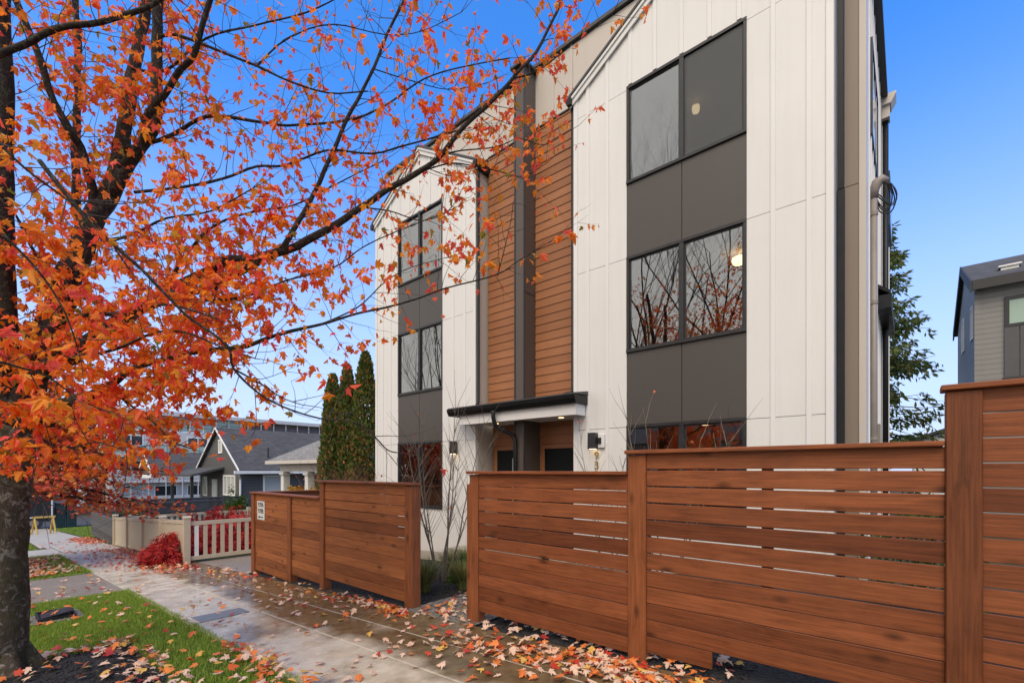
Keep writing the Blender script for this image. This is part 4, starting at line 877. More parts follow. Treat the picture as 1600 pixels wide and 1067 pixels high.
# ================================================================== VEGETATION
LIMBS = {
 'trunk': [(-6.13,0.13,-0.41,0.2),(-6.12,0.14,-0.26,0.178),(-6.11,0.14,0.0,0.168),(-6.1,0.15,0.51,0.16),(-6.09,0.16,0.97,0.155),(-6.08,0.17,1.37,0.16),(-6.06,0.19,1.65,0.165),(-6.02,0.22,1.88,0.155)],
 'T1': [(-6.05,0.2,1.65,0.13),(-6.02,0.16,2.1,0.105),(-5.96,0.14,2.54,0.095),(-5.97,0.13,3.31,0.085),(-5.97,0.14,4.15,0.08),(-5.98,0.13,4.98,0.075),(-5.99,0.11,5.87,0.07)],
 'T2': [(-6.02,0.22,1.82,0.15),(-6.0,0.3,2.23,0.125),(-5.96,0.41,2.71,0.11),(-5.89,0.53,3.12,0.1),(-5.86,0.63,3.54,0.092),(-5.84,0.78,4.02,0.085),(-5.86,0.89,4.39,0.075),(-5.93,0.96,4.87,0.06),(-6.0,1.04,5.53,0.055),(-6.04,1.13,6.15,0.05),(-6.11,1.2,6.86,0.045)],
 'T3': [(-5.79,0.82,4.11,0.06),(-5.64,1.01,4.51,0.052),(-5.57,1.13,4.86,0.05),(-5.57,1.14,5.42,0.047),(-5.56,1.15,6.05,0.045),(-5.56,1.15,6.42,0.04)],
 'T4': [(-5.7,0.9,4.34,0.036),(-5.46,1.03,4.6,0.0331),(-5.38,1.02,4.73,0.0304),(-5.17,1.13,4.94,0.028),(-4.98,1.21,5.09,0.0257),(-4.83,1.27,5.22,0.0237),(-4.66,1.34,5.59,0.0218),(-4.57,1.34,5.81,0.02)],
 'T5': [(-5.81,0.73,3.9,0.04),(-5.79,0.63,4.38,0.0362),(-5.74,0.55,4.49,0.0328),(-5.73,0.44,4.72,0.0297),(-5.71,0.34,5.07,0.0269),(-5.71,0.21,5.43,0.0243),(-5.64,0.15,5.6,0.022)],
 'T6': [(-5.99,0.64,3.59,0.04),(-6.16,0.63,4.17,0.0364),(-6.3,0.64,4.87,0.0331),(-6.42,0.67,5.6,0.0302),(-6.58,0.67,6.35,0.0275),(-6.72,0.68,6.8,0.025)],
 'L1': [(-5.91,0.32,2.28,0.085),(-5.73,0.5,2.44,0.0762),(-5.55,0.7,2.64,0.0684),(-5.37,0.89,2.85,0.0613),(-5.19,1.09,3.03,0.055),(-5.0,1.29,3.21,0.0493),(-4.83,1.47,3.36,0.0443),(-4.61,1.69,3.43,0.0397),(-4.41,1.9,3.51,0.0356),(-4.17,2.15,3.72,0.0319),(-3.94,2.38,3.95,0.0286),(-3.71,2.62,4.19,0.0257),(-3.45,2.87,4.43,0.023),(-3.28,3.06,4.75,0.0207),(-3.12,3.24,5.0,0.0185),(-2.95,3.42,5.28,0.0166),(-2.82,3.57,5.52,0.0149),(-2.72,3.69,5.8,0.0134),(-2.61,3.83,6.21,0.012)],
 'L1b': [(-5.12,1.13,3.05,0.04),(-4.84,1.4,3.15,0.0363),(-4.59,1.63,3.32,0.033),(-4.47,1.75,3.42,0.03)],
 'L2': [(-5.81,0.27,1.93,0.06),(-5.67,0.42,2.03,0.0494),(-5.47,0.62,2.1,0.0408),(-5.35,0.76,2.2,0.0336),(-5.18,0.93,2.37,0.0277),(-4.84,1.25,2.5,0.0228),(-4.5,1.57,2.57,0.0188),(-4.28,1.79,2.69,0.0155),(-4.04,2.02,2.77,0.0128),(-3.8,2.26,2.88,0.0105),(-3.46,2.58,3.0,0.0087),(-3.21,2.82,3.13,0.0071),(-2.89,3.13,3.26,0.0059),(-2.75,3.28,3.4,0.0049),(-2.53,3.5,3.6,0.004)],
 'L2b': [(-2.91,3.17,3.27,0.005),(-2.87,3.22,3.52,0.0042),(-2.84,3.27,3.77,0.0036),(-2.83,3.3,3.97,0.003)],
 'L3': [(-4.15,0.25,3.41,0.014),(-3.99,0.43,3.08,0.0127),(-3.87,0.58,2.89,0.0115),(-3.75,0.72,2.72,0.0105),(-3.6,0.89,2.48,0.0095),(-3.42,1.08,2.28,0.0086),(-3.43,1.12,2.14,0.0079),(-3.35,1.23,1.99,0.0071),(-3.25,1.36,1.89,0.0065),(-3.08,1.54,1.81,0.0059),(-2.9,1.73,1.78,0.0053),(-2.84,1.83,1.68,0.0049),(-2.81,1.9,1.6,0.0044),(-2.78,1.96,1.58,0.004)],
 'L3b': [(-3.39,1.1,2.13,0.007),(-3.3,1.25,2.03,0.0053),(-3.25,1.36,1.95,0.004),(-3.2,1.47,1.91,0.003)],
 'L4': [(-5.42,0.08,4.68,0.026),(-5.28,0.23,4.8,0.024),(-5.09,0.4,4.93,0.0221),(-4.91,0.58,4.99,0.0204),(-4.72,0.77,5.08,0.0188),(-4.59,0.91,5.18,0.0173),(-4.4,1.09,5.38,0.016)],
 'L5': [(-4.44,1.85,3.5,0.026),(-4.35,1.98,3.8,0.0236),(-4.31,2.06,3.99,0.0214),(-4.2,2.2,4.43,0.0195),(-4.1,2.34,4.88,0.0177),(-4.05,2.43,5.1,0.016),(-3.98,2.54,5.41,0.0146),(-3.92,2.65,5.76,0.0132),(-3.78,2.82,6.28,0.012)],
 'L6': [(-5.83,0.92,4.58,0.022),(-5.43,1.24,4.71,0.0187),(-5.16,1.46,4.89,0.0158),(-4.8,1.76,4.83,0.0134),(-4.47,2.03,4.79,0.0114),(-4.04,2.39,4.85,0.0097),(-3.78,2.59,4.99,0.0082),(-3.53,2.8,5.21,0.0069),(-3.26,3.02,5.31,0.0059),(-2.89,3.32,5.39,0.005)],
 'L7': [(-5.57,1.13,5.67,0.018),(-5.38,1.26,5.67,0.015),(-5.09,1.47,5.52,0.0125),(-4.72,1.74,5.31,0.0104),(-4.43,1.94,5.13,0.0087),(-4.14,2.15,5.0,0.0072),(-3.83,2.38,4.99,0.006)],
 'L8': [(-5.6,0.98,4.11,0.014),(-5.2,1.34,4.18,0.0131),(-4.98,1.54,4.25,0.0122),(-4.76,1.75,4.37,0.0113),(-4.55,1.95,4.4,0.0106),(-4.27,2.21,4.55,0.0099),(-3.96,2.5,4.53,0.0092),(-3.69,2.75,4.63,0.0086),(-3.31,3.09,4.78,0.008)],
 'L9': [(-3.0,3.48,5.35,0.009),(-2.83,3.65,5.44,0.0068),(-2.6,3.87,5.69,0.0052),(-2.39,4.06,5.9,0.0039),(-2.24,4.2,6.1,0.003)],
 'L10': [(-3.5,2.99,4.56,0.008),(-3.37,3.14,4.63,0.0066),(-3.13,3.39,4.69,0.0054),(-2.97,3.56,4.79,0.0044),(-2.8,3.75,4.75,0.0037),(-2.62,3.94,4.91,0.003)],
 'L11': [(-3.7,2.75,4.33,0.008),(-3.44,3.02,4.47,0.0068),(-3.28,3.2,4.47,0.0058),(-3.11,3.4,4.44,0.0049),(-2.95,3.58,4.41,0.0042),(-2.83,3.72,4.52,0.0035),(-2.72,3.86,4.68,0.003)],
 'L12': [(-4.96,1.13,2.97,0.014),(-4.66,1.43,2.98,0.0117),(-4.49,1.62,3.04,0.0098),(-4.27,1.84,3.18,0.0082),(-3.99,2.12,3.3,0.0068),(-3.8,2.33,3.52,0.0057),(-3.51,2.61,3.71,0.0048),(-3.26,2.87,3.87,0.004)],
 'L13': [(-5.06,0.39,2.58,0.02),(-4.79,0.59,2.67,0.0157),(-4.61,0.73,2.66,0.0124),(-4.37,0.9,2.72,0.0097),(-4.21,1.02,2.7,0.0076),(-3.98,1.19,2.6,0.006)],
 'L16': [(-3.89,-0.06,2.96,0.008),(-3.77,0.1,2.74,0.007),(-3.72,0.2,2.61,0.0061),(-3.69,0.28,2.47,0.0053),(-3.68,0.34,2.33,0.0046),(-3.69,0.38,2.18,0.004)],
 'L18': [(-3.99,-0.01,3.42,0.009),(-3.98,0.08,3.34,0.0077),(-3.92,0.21,3.2,0.0065),(-3.88,0.33,3.11,0.0055),(-3.8,0.47,2.98,0.0047),(-3.72,0.62,2.72,0.004)],
 'L19': [(-3.66,0.01,2.04,0.008),(-3.66,0.15,2.01,0.0063),(-3.68,0.26,1.98,0.0049),(-3.69,0.38,1.88,0.0038),(-3.71,0.49,1.82,0.003)],
 'L20': [(-5.13,0.72,2.17,0.012),(-4.88,0.81,2.01,0.0091),(-4.6,0.92,1.84,0.0069),(-4.36,1.0,1.68,0.0053),(-4.13,1.06,1.62,0.004)],
 'L21': [(-4.96,0.47,2.33,0.014),(-4.59,0.69,2.38,0.0109),(-4.27,0.86,2.48,0.0085),(-4.0,0.99,2.46,0.0066),(-3.73,1.12,2.34,0.0051),(-3.44,1.26,2.23,0.004)],
 'L22': [(-5.17,1.09,3.03,0.016),(-5.06,1.25,3.43,0.0132),(-4.89,1.46,3.75,0.0109),(-4.67,1.72,3.9,0.0089),(-4.45,1.98,3.99,0.0074),(-4.22,2.24,4.2,0.0061),(-3.89,2.59,4.48,0.005)],
 'L23': [(-5.86,0.63,3.54,0.016),(-5.39,0.89,3.58,0.012),(-5.01,1.1,3.7,0.0089),(-4.59,1.32,3.7,0.0067),(-4.19,1.54,3.86,0.005)],
 'L24': [(-5.83,0.51,3.12,0.018),(-5.73,0.34,3.31,0.0125),(-5.6,0.19,3.59,0.0087),(-5.46,0.05,3.73,0.006)],
 'L25': [(-5.87,1.01,5.45,0.014),(-5.67,1.24,5.48,0.0118),(-5.42,1.51,5.84,0.01),(-5.07,1.86,6.01,0.0084),(-4.71,2.22,6.18,0.0071),(-4.45,2.5,6.42,0.006)],
 'L26': [(-4.72,1.74,5.31,0.008),(-4.55,1.96,5.63,0.0066),(-4.28,2.27,5.82,0.0054),(-3.95,2.64,5.78,0.0044),(-3.71,2.92,5.87,0.0037),(-3.46,3.22,6.12,0.003)],
 'L27': [(-3.96,2.53,5.37,0.006),(-3.75,2.8,5.32,0.0048),(-3.51,3.09,5.28,0.0038),(-3.27,3.39,5.4,0.003)],
 'L28': [(-5.75,0.19,1.64,0.008),(-5.26,0.28,1.33,0.0049),(-4.83,0.32,1.19,0.003)],
 'L29': [(-5.23,0.24,1.88,0.012),(-4.94,0.33,1.67,0.0085),(-4.62,0.44,1.62,0.006),(-4.31,0.54,1.65,0.0042),(-3.98,0.66,1.58,0.003)],
 'L30': [(-4.07,2.04,2.78,0.008),(-3.85,2.29,2.96,0.0063),(-3.71,2.48,3.21,0.0049),(-3.57,2.66,3.36,0.0038),(-3.38,2.89,3.47,0.003)],
 'L31': [(-3.96,2.39,3.96,0.008),(-3.77,2.59,3.94,0.0063),(-3.56,2.8,3.86,0.0049),(-3.39,2.98,3.97,0.0038),(-3.32,3.08,4.17,0.003)],
}

def density(p):
    x, y, z = p
    if z < 1.43: return 0
    d = min(.92, max(.27, (-x-3.2)/1.85))
    if z > 4.2 and x > -5.1: d *= .36 if x < -3.7 else 1.7
    if z > 3.4 and x <= -4.9: d *= .40
    elif z > 2.8 and x > -5.3: d *= .85
    if z > 5.5: d *= .7
    return d
random.seed(11)
MT = thing('maple_tree', 'large red maple in orange autumn leaf rising from the mulch pit at the left edge', 'tree', (-6.14, .2, gz(-6.14)))
tk = LIMBS['trunk']; tk = [(x, y, z) for x, y, z, r in tk]; rr = [q[3] for q in LIMBS['trunk']]
tp = smooth_path(tk, 5); trad = []
for i in range(len(tp)):
    u = i/5; k = min(int(u), len(rr)-2); trad.append((rr[k]+(rr[k+1]-rr[k])*(u-k)))
trad[-1] *= .7
tm = MB(); tm.tube(tp, trad, 22)
for i, p in enumerate(tm.v):
    q = Vector(p); n_ = noise.noise(q*5)*.02+noise.noise(q*16)*.011
    c = tp[min(i//22, len(tp)-1)]; d = (q-c); d = d.normalized() if d.length > 1e-5 else d
    tm.v[i] = tuple(q+d*n_)
# root flare
fl_ = MB()
for a in range(6):
    an = a*1.05+.3; b0 = Vector(tk[0]); o_ = Vector((math.cos(an), math.sin(an), 0))
    fl_.tube(smooth_path([b0+o_*.12+Vector((0, 0, .28)), b0+o_*.2+Vector((0, 0, .1)), b0+o_*.32+Vector((0, 0, .0)), b0+o_*.5+Vector((0, 0, -.08))], 3), [.07, .075, .08, .08, .075, .07, .06, .05, .045, .03], 8)
i0 = len(tm.v); tm.v += fl_.v; tm.f += [tuple(i0+k for k in g) for g in fl_.f]
fpart(tm, 'trunk', bark_m, MT, smooth=True)
big = MB(); tw = MB(); lv, lf = [], []
def put_leaf(p, boost=1):
    dn = density(p)*boost
    if random.random() > dn: return
    e = Euler((random.gauss(-1.15, .65), random.gauss(0, .6), random.uniform(0, 6.283)), 'XYZ')
    s_ = random.choice((.033, .039, .046, .052, .058, .065)) * random.uniform(.85, 1.15)
    add_leaf(lv, lf, random.choice(LT), p, e, s_)
def twig(p, d, L, r, lvl, boost=1):
    n = max(3, int(L/.09)); pts = [Vector(p)]; dd = Vector(d)
    for k in range(n):
        dd = (dd + rvec()*.22 + Vector((0, 0, .05))).normalized(); pts.append(pts[-1]+dd*L/n)
    tw.tube(pts, [r*(1-.75*k/n) for k in range(n+1)], 4 if lvl else 5, False)
    for k in range(1, n+1):
        if lvl < 2 and k > 1 and random.random() < (.55 if lvl == 0 else .22):
            s_ = (dd.cross(rvec())).normalized(); twig(pts[k], (dd*.6+s_*.8).normalized(), L*random.uniform(.3, .6), r*.55, lvl+1, boost)
        for _ in range(3 if lvl == 0 else 4):
            if random.random() < .62: put_leaf(pts[k]+rvec()*.012, boost)
    for _ in range(3): put_leaf(pts[-1]+rvec()*.012, boost)
near_trunk_names = ('T1', 'T2', 'T3', 'T4', 'T5', 'T6')
for nm, q in LIMBS.items():
    if nm == 'trunk': continue
    pts = smooth_path([c[:3] for c in q], 4); rad = []
    for i in range(len(pts)):
        u = i/4; k = min(int(u), len(q)-2); rad.append(q[k][3]+(q[k+1][3]-q[k][3])*(u-k))
    for i in range(len(pts)): 
        pts[i] = pts[i] + Vector((noise.noise(pts[i]*4), noise.noise(pts[i]*4+Vector((9, 0, 0))), noise.noise(pts[i]*4+Vector((0, 9, 0)))))*min(.03, rad[i]*.7); rad[i] *= 1+.12*noise.noise(pts[i]*9)
    b = MB(); b.tube(pts, rad, 12 if rad[0] > .05 else 7)
    i0 = len(big.v); big.v += b.v; big.f += [tuple(i0+k for k in g) for g in b.f]
    acc = 0; bo = {'L3': .2, 'L3b': .4, 'L2b': .3}.get(nm, 1)
    for k in range(1, len(pts)):
        seg = pts[k]-pts[k-1]; acc += seg.length; t = seg.normalized()
        stepd = (.058 if pts[k].x < -4.5 and pts[k].z < 3.7 else .10) if rad[k] < .05 else (.085 if pts[k].z < 3.7 else .17)
        while acc > stepd:
            acc -= stepd
            s_ = t.cross(rvec()).normalized(); dirn = (t*random.uniform(.1, .9)+s_*.9+Vector((0, 0, .12))).normalized()
            # keep twigs clear of the wall
            p = pts[k-1].lerp(pts[k], random.random())
            L_ = random.uniform(.22, .62)*(1.0 if rad[k] < .05 else 1.2)
            if p.y > 4.2 and dirn.y > 0: dirn.y *= .3
            twig(p, dirn, L_, .0045 if rad[k] > .012 else .003, 0 if rad[k] > .006 else 1, bo)
    if rad[-1] < .013: twig(pts[-1], (pts[-1]-pts[-2]).normalized(), .35, .003, 1, bo)
fpart(big, 'limbs', bark_limb, MT, smooth=True); fpart(tw, 'twigs', twig_m, MT)
print('maple leaves', len(lf)//3)
raw('crown', lv, lf, leaf_m, MT)

brown_leaf = foliage('dull_brown_leaf', [(0, (.16, .07, .025)), (1, (.28, .13, .04))], .2)
def branch_tree(root, x, y, z, H, seed, trunk_h=.3, r0=.12, spread=.75, leaves=None, lsize=.09, ndens=1.0, bm=None, lm=None, up=.12, levels=4, lowest=1.5, droop=0):
    random.seed(seed); wood_ = MB(); v, f = [], []
    def br(p, d, L, r, lvl):
        n = 5; pts = [Vector(p)]; dd = Vector(d)
        for k in range(n): dd = (dd+rvec()*.16+Vector((0, 0, up-droop*lvl*.08))).normalized(); pts.append(pts[-1]+dd*L/n)
        wood_.tube(pts, [r*(1-.55*k/n) for k in range(n+1)], 7 if lvl == 0 else (5 if lvl < 2 else 3), False)
        if lvl < levels:
            for _ in range((4, 4, 3, 3)[min(lvl, 3)]+(1 if lvl == 0 else 0)):
                k = random.randint(2 if lvl else 3, n); s_ = dd.cross(rvec()).normalized()
                br(pts[k], (dd*(1-spread*.5)+s_*spread).normalized(), L*random.uniform(.55, .8), r*(1-.55*k/n)*.62, lvl+1)
        if leaves and lvl >= levels-1:
            for k in range(1, n+1):
                for _ in range(leaves):
                    if random.random() < ndens: add_leaf(v, f, LTS[random.randint(0, 2)], pts[k]+rvec()*.12, Euler((random.gauss(-.9, .7), random.gauss(0, .6), random.uniform(0, 6.3))), lsize*random.uniform(.7, 1.2))
    br((x, y, z), (0, 0, 1), H*trunk_h, r0, 0)
    wood_.build('trunk', bm or bark_limb, root); pass
    if leaves: raw('crown', v, f, lm or leaf_far_m, root)
    return len(f)
FM = thing('maple_tree', 'smaller red maple farther down the planting strip, spreading low over the downhill sidewalk', 'tree', (-17.1, .3, gz(-17.1)))
random.seed(4); wd = MB(); v, f = [], []
bz = gz(-17.1); wd.tube(smooth_path([(-17.1, .3, bz-.1), (-17.1, .32, bz+1), (-17.0, .35, bz+2.2), (-16.9, .4, bz+3.4), (-17, .4, bz+4.8)], 3), [.17]*6+[.14]*4+[.08]*3, 10)
for k in range(72):
    a = random.uniform(0, 6.283); h = random.uniform(1.7, 4.3); L_ = random.uniform(2.2, 4.3)*(1-.12*(h-1.7)); p = Vector((-17.05, .35, bz+h)); dd = Vector((math.cos(a), math.sin(a), random.uniform(.05, .5)))
    pts = [p]
    for i in range(8): dd = (dd+rvec()*.17+Vector((0, 0, -.05))).normalized(); pts.append(pts[-1]+dd*L_/8)
    wd.tube(pts, [.05*(1-.8*i/8) for i in range(9)], 5, False)
    for i in range(2, 9):
        for s_ in range(3):
            d2 = (dd*.5+rvec()*.8); d2.z *= .35; d2.normalize(); q = [pts[i], pts[i]+d2*.25, pts[i]+d2*.5+rvec()*.1]; wd.tube(q, [.012, .008, .004], 3, False)
            for _ in range(9): add_leaf(v, f, LTS[random.randint(0, 2)], q[random.randint(0, 2)]+rvec()*.16, Euler((random.gauss(-.7, .6), random.gauss(0, .6), random.uniform(0, 6.3))), random.uniform(.07, .12))
wd.build('trunk', bark_limb, FM, smooth=True); raw('crown', v, f, leaf_far_m, FM)
BT = thing('bare_tree', 'leafless pale tree with fine twigs rising behind the dark gabled house', 'tree', (-36, 13, gz(-36))); branch_tree(BT, -36, 13.0, gz(-36), 14, 3, .27, .09, .6, None, up=.1, bm=twig_grey)
# bare trees across the street (they show as reflections in the windows)
for i, (x, y, h, s_) in enumerate(((-7.9, -10.6, 42, 5), (-10.6, -11.4, 45, 8), (-13.4, -10.8, 38, 9), (-29, -10.8, 38, 14), (-33.8, -11.6, 41, 15))):
    t_ = thing('bare_tree', 'bare street tree across the road, mirrored in the windows, %s' % ('nearest the camera', 'tallest of them', 'by the brown house', 'by the yellow house', 'farthest downhill')[i], 'tree', (x, y, gz(x)-.1), 'bare trees across the road')
    branch_tree(t_, x, y, gz(x)-.1, h, s_, .25, .17, .5, None, .13, .12, up=.16, lm=brown_leaf, levels=5)
for (nm_, x0, x1, m_) in (('brown', -17.5, -5.5, tan_p), ('yellow', -43, -31, painted('yellow_siding', (.5, .38, .17), .05))):
    h_ = thing('house', '%s sided house across the road, seen only in the window reflections' % nm_, 'house', ((x0+x1)/2, -20, gz(x0)), 'houses across the road'); g_ = gz((x0+x1)/2)
    fpart(MB().box(x0, x1, -26, -18, g_-1, g_+4.2), 'wall', m_, h_)
    fpart(MB().prism([(-17.3, g_+4.1), (-22, g_+6.6), (-26.7, g_+4.1)], x0-.4, x1+.4, 'x'), 'roof', shingle_dark, h_)
    for k in range(4):
        a_ = x0+1+k*2.9; w_ = fpart(MB().box(a_, a_+1.5, -17.995, -17.94, g_+1.1, g_+2.6), 'window', vinyl_white, h_); fpart(MB().box(a_+.1, a_+1.4, -17.935, -17.92, g_+1.2, g_+2.5), 'pane', dark_pane, w_)
def arborvitae(x, y, h, r, seed, label):
    random.seed(seed); t = thing('arborvitae', label, 'tree', (x, y, gz(x)-.1), 'arborvitae beside the house'); z0 = gz(x)-.1
    tr = MB(); 
    for k in range(3): a = k*2.1; tr.tube(smooth_path([(x+.12*math.cos(a), y+.12*math.sin(a), z0), (x+.2*math.cos(a), y+.2*math.sin(a), z0+1.2), (x, y, z0+h*.7)], 3), [.06, .055, .05, .045, .04, .03, .02], 6)
    for k in range(130):
        a = random.uniform(0, 6.283); hh = random.uniform(.4, 2.4); L_ = r*random.uniform(.5, .95); p = Vector((x, y, z0+hh)); tr.tube([p, p+Vector((math.cos(a)*L_*.6, math.sin(a)*L_*.6, .25)), p+Vector((math.cos(a)*L_, math.sin(a)*L_, .7))], [.01, .007, .003], 3, False)
    fpart(tr, 'trunk', brown_in, t)
    v, f = [], []
    for k in range(7500):
        u = random.random()**.85; zz = .95+u*(h-.95); prof = (1-u)**.55*(.78+.22*min(1, u*5)) ; a = random.uniform(0, 6.283)
        low = zz < 1.9
        lump = 1+.17*noise.noise(Vector((math.cos(a)*2.2, math.sin(a)*2.2, zz*1.7+seed*7)))+.10*noise.noise(Vector((math.cos(a)*6, math.sin(a)*6, zz*5+seed)))
        if low and noise.noise(Vector((a*2, zz*1.5, seed))) > -.1+.35*(zz-.95): continue
        rad = r*prof*lump*random.uniform(.72, 1.02)
        c = Vector((x+math.cos(a)*rad, y+math.sin(a)*rad, z0+zz)); s_ = random.uniform(.05, .12)
        o = Vector((math.cos(a), math.sin(a), 0)); up_ = (Vector((0, 0, 1))+o*random.uniform(.1, .9)+rvec()*.3).normalized(); sd_ = up_.cross(rvec()).normalized()
        i = len(v); v += [tuple(c), tuple(c+up_*s_*.6+sd_*s_*.45), tuple(c+up_*s_*1.35+sd_*s_*.1), tuple(c+up_*s_*.6-sd_*s_*.4)]; f.append((i, i+1, i+2, i+3))
    raw('crown', v, f, cedar_m, t)
arborvitae(-13.74, 7.3, 5.3, .5, 1, 'leftmost and shortest of the three arborvitae, browning on its left side')
arborvitae(-13.43, 7.62, 5.6, .52, 2, 'middle arborvitae of the three, tucked between its neighbours')
arborvitae(-12.93, 7.95, 5.95, .62, 3, 'tallest and widest arborvitae, right against the white house corner')
# conifer behind the right end of the house
random.seed(9); CF = thing('conifer_tree', 'tall drooping conifer behind the right end of the townhouse', 'tree', (-1.15, 25, 0)); cx, cy = -1.15, 25.0
wd = MB().tube([(cx, cy, -.3), (cx, cy, 6), (cx, cy, 12)], [.3, .2, .03], 8); v, f = [], []
for k in range(240):
    h = random.uniform(1.2, 11.6); L_ = 3.3*(1-h/12.4)**.6*random.uniform(.55, 1.08); a = random.uniform(0, 6.283); d = Vector((math.cos(a), math.sin(a), .15)); p = Vector((cx, cy, h)); pts = [p]
    for i in range(7): d = (d+rvec()*.12+Vector((0, 0, -.09 if i < 4 else .08))).normalized(); pts.append(pts[-1]+d*L_/7)
    wd.tube(pts, [.035*(1-.85*i/7) for i in range(8)], 3, False)
    for i in range(2, 8):
        for _ in range(12):
            if noise.noise(pts[i]*1.3) < -.12: continue
            c = pts[i]+rvec()*.17+Vector((0, 0, -.1)); dn = (rvec()*.7+Vector((d.x*.6, d.y*.6, -.6))).normalized(); s_ = random.uniform(.14, .36); sd_ = dn.cross(rvec()).normalized()*s_*.17; j = len(v)
            v += [tuple(c), tuple(c+dn*s_*.5+sd_), tuple(c+dn*s_), tuple(c+dn*s_*.5-sd_)]; f.append((j, j+1, j+2, j+3))
wd.build('trunk', bark_limb, CF); raw('crown', v, f, conifer_m, CF)

def bare_shrub(x, y, h, n, seed, label, m, spread=.35, name='bare_shrub', lean=0):
    random.seed(seed); z = gz(x)-.05; t = thing(name, label, 'shrub', (x, y, z)); mb = MB(); lv_, lf_ = [], []
    for k in range(n):
        a = 2*math.pi*k/n+random.uniform(-.4, .4); d = Vector((math.cos(a)*spread*.75+lean, math.sin(a)*spread*.5, 1)).normalized(); p = Vector((x+math.cos(a)*.07, y+math.sin(a)*.07, z)); L_ = h*random.uniform(.75, 1.02); pts = [p]
        m_ = 9
        for i in range(m_): d = (d+rvec()*.09+Vector((0, 0, .03))).normalized(); pts.append(pts[-1]+d*L_/m_)
        mb.tube(pts, [.014*(1-.85*i/m_)+.001 for i in range(m_+1)], 5, False)
        for i in range(3, m_+1):
            for _ in range(random.randint(1, 3)):
                s_ = (d.cross(rvec()).normalized()*.55+Vector((0, 0, .9))).normalized(); q = [pts[i]]
                for j in range(4): s_ = (s_+rvec()*.12).normalized(); q.append(q[-1]+s_*h*random.uniform(.03, .075))
                mb.tube(q, [.005, .004, .003, .0022, .0015], 3, False)
                if random.random() < .08: add_leaf(lv_, lf_, LTS[0], q[-1], Euler((-1, 0, random.uniform(0, 6))), .04)
    fpart(mb, 'stems', m, t)
    if lf_: raw('leaves', lv_, lf_, leaf_far_m, t)
bare_shrub(-5.82, 4.98, 2.75, 10, 31, 'leafless many stemmed shrub in the gap between the two cedar fences', twig_grey, .38)
bare_shrub(-2.55, 6.3, 2.6, 4, 32, 'thin bare shrub in front of the ground floor window behind the tall fence', twig_grey, .5)
bare_shrub(-3.75, 6.7, 2.2, 4, 33, 'low wispy bare twigs beside the house number behind the fence', twig_grey, .35)
bare_shrub(-10.3, 5.6, 2.15, 16, 35, 'dense reddish bare twigs behind the low fence at the white house corner', twig_red, .5)
bare_shrub(-11.4, 6.8, 2.1, 18, 36, 'brown leafless twigs under the arborvitae trunks', twig_red, .5)
def blades(x, y, n, h, seed, label, spread=.4):
    random.seed(seed); z = gz(x)-.03; t = thing('ornamental_grass', label, 'grass clump', (x, y, z), 'grass clumps between the fences'); v, f = [], []
    for k in range(n):
        a = random.uniform(0, 6.283); L_ = h*random.uniform(.6, 1.1); o = Vector((math.cos(a), math.sin(a), 0)); b = Vector((x, y, z))+o*random.uniform(0, .09); s_ = o.cross(Vector((0, 0, 1)))*.004; bend = random.uniform(.15, 1)*spread
        p = [b+o*(bend*(t_**2.0))*1.0+Vector((0, 0, L_*(t_-.35*bend*t_*t_))) for t_ in (0, .35, .7, 1)]; i = len(v)
        v += [tuple(p[0]-s_), tuple(p[0]+s_), tuple(p[1]+s_), tuple(p[1]-s_), tuple(p[2]+s_*.8), tuple(p[2]-s_*.8), tuple(p[3])]; f += [(i, i+1, i+2, i+3), (i+3, i+2, i+4, i+5), (i+5, i+4, i+6)]
    raw('blades', v, f, orn_m, t)
blades(-5.45, 4.35, 420, .55, 41, 'pale drooping grass clump against the end post of the low fence', .4)
blades(-5.05, 4.75, 420, .5, 42, 'green tufted grass clump right of the bare shrub', .4)
blades(-5.95, 5.3, 420, .5, 43, 'farther grass clump just behind the bare shrub', .4)
blades(-6.45, 6.05, 420, .42, 44, 'low wide grass clump nearest the white wall', .5)
def leaf_mound(name, label, cat, x, y, z, rx, ry, rz_, n, m, size, seed, droop=True, group=None, stems=True):
    random.seed(seed); t = thing(name, label, cat, (x, y, z), group); v, f = [], []; mb = MB()
    for k in range(n):
        q = rvec(); q = q*(random.uniform(.55, 1)); q.z = abs(q.z); c = Vector((x+q.x*rx, y+q.y*ry, z+q.z*rz_)); lump = 1+.5*noise.noise(c*2.5+Vector((seed, 0, 0))); c = Vector((x, y, z))+(c-Vector((x, y, z)))*lump
        dn = (Vector((q.x, q.y, -.7 if droop else .5))+rvec()*.6).normalized(); sd_ = dn.cross(rvec()).normalized()*size*(.13 if size < .15 else .07)
        for w_ in (-.5, 0, .5):
            d2 = (dn+sd_.normalized()*w_).normalized(); i = len(v); v += [tuple(c), tuple(c+d2*size*.5+sd_), tuple(c+d2*size), tuple(c+d2*size*.5-sd_)]; f.append((i, i+1, i+2, i+3))
    if stems:
        for k in range(14): a = random.uniform(0, 6.28); mb.tube(smooth_path([(x, y, z-.02), (x+math.cos(a)*rx*.3, y+math.sin(a)*ry*.3, z+rz_*.6), (x+math.cos(a)*rx*.8, y+math.sin(a)*ry*.8, z+rz_*.5)], 3), .012, 4)
        fpart(mb, 'stems', twig_red, t)
    raw('foliage', v, f, m, t)
leaf_mound('laceleaf_maple', 'crimson laceleaf maple mound spilling out in front of the tan fence corner', 'shrub', -13.75, 2.98, gz(-13.75), .68, .38, .66, 1300, red_m, .2, 51)
leaf_mound('laceleaf_maple', 'wide crimson laceleaf maple filling the yard behind the tan pickets', 'shrub', -15.2, 4.9, gz(-15), 1.7, 1.5, 1.1, 4200, red_m, .2, 52)
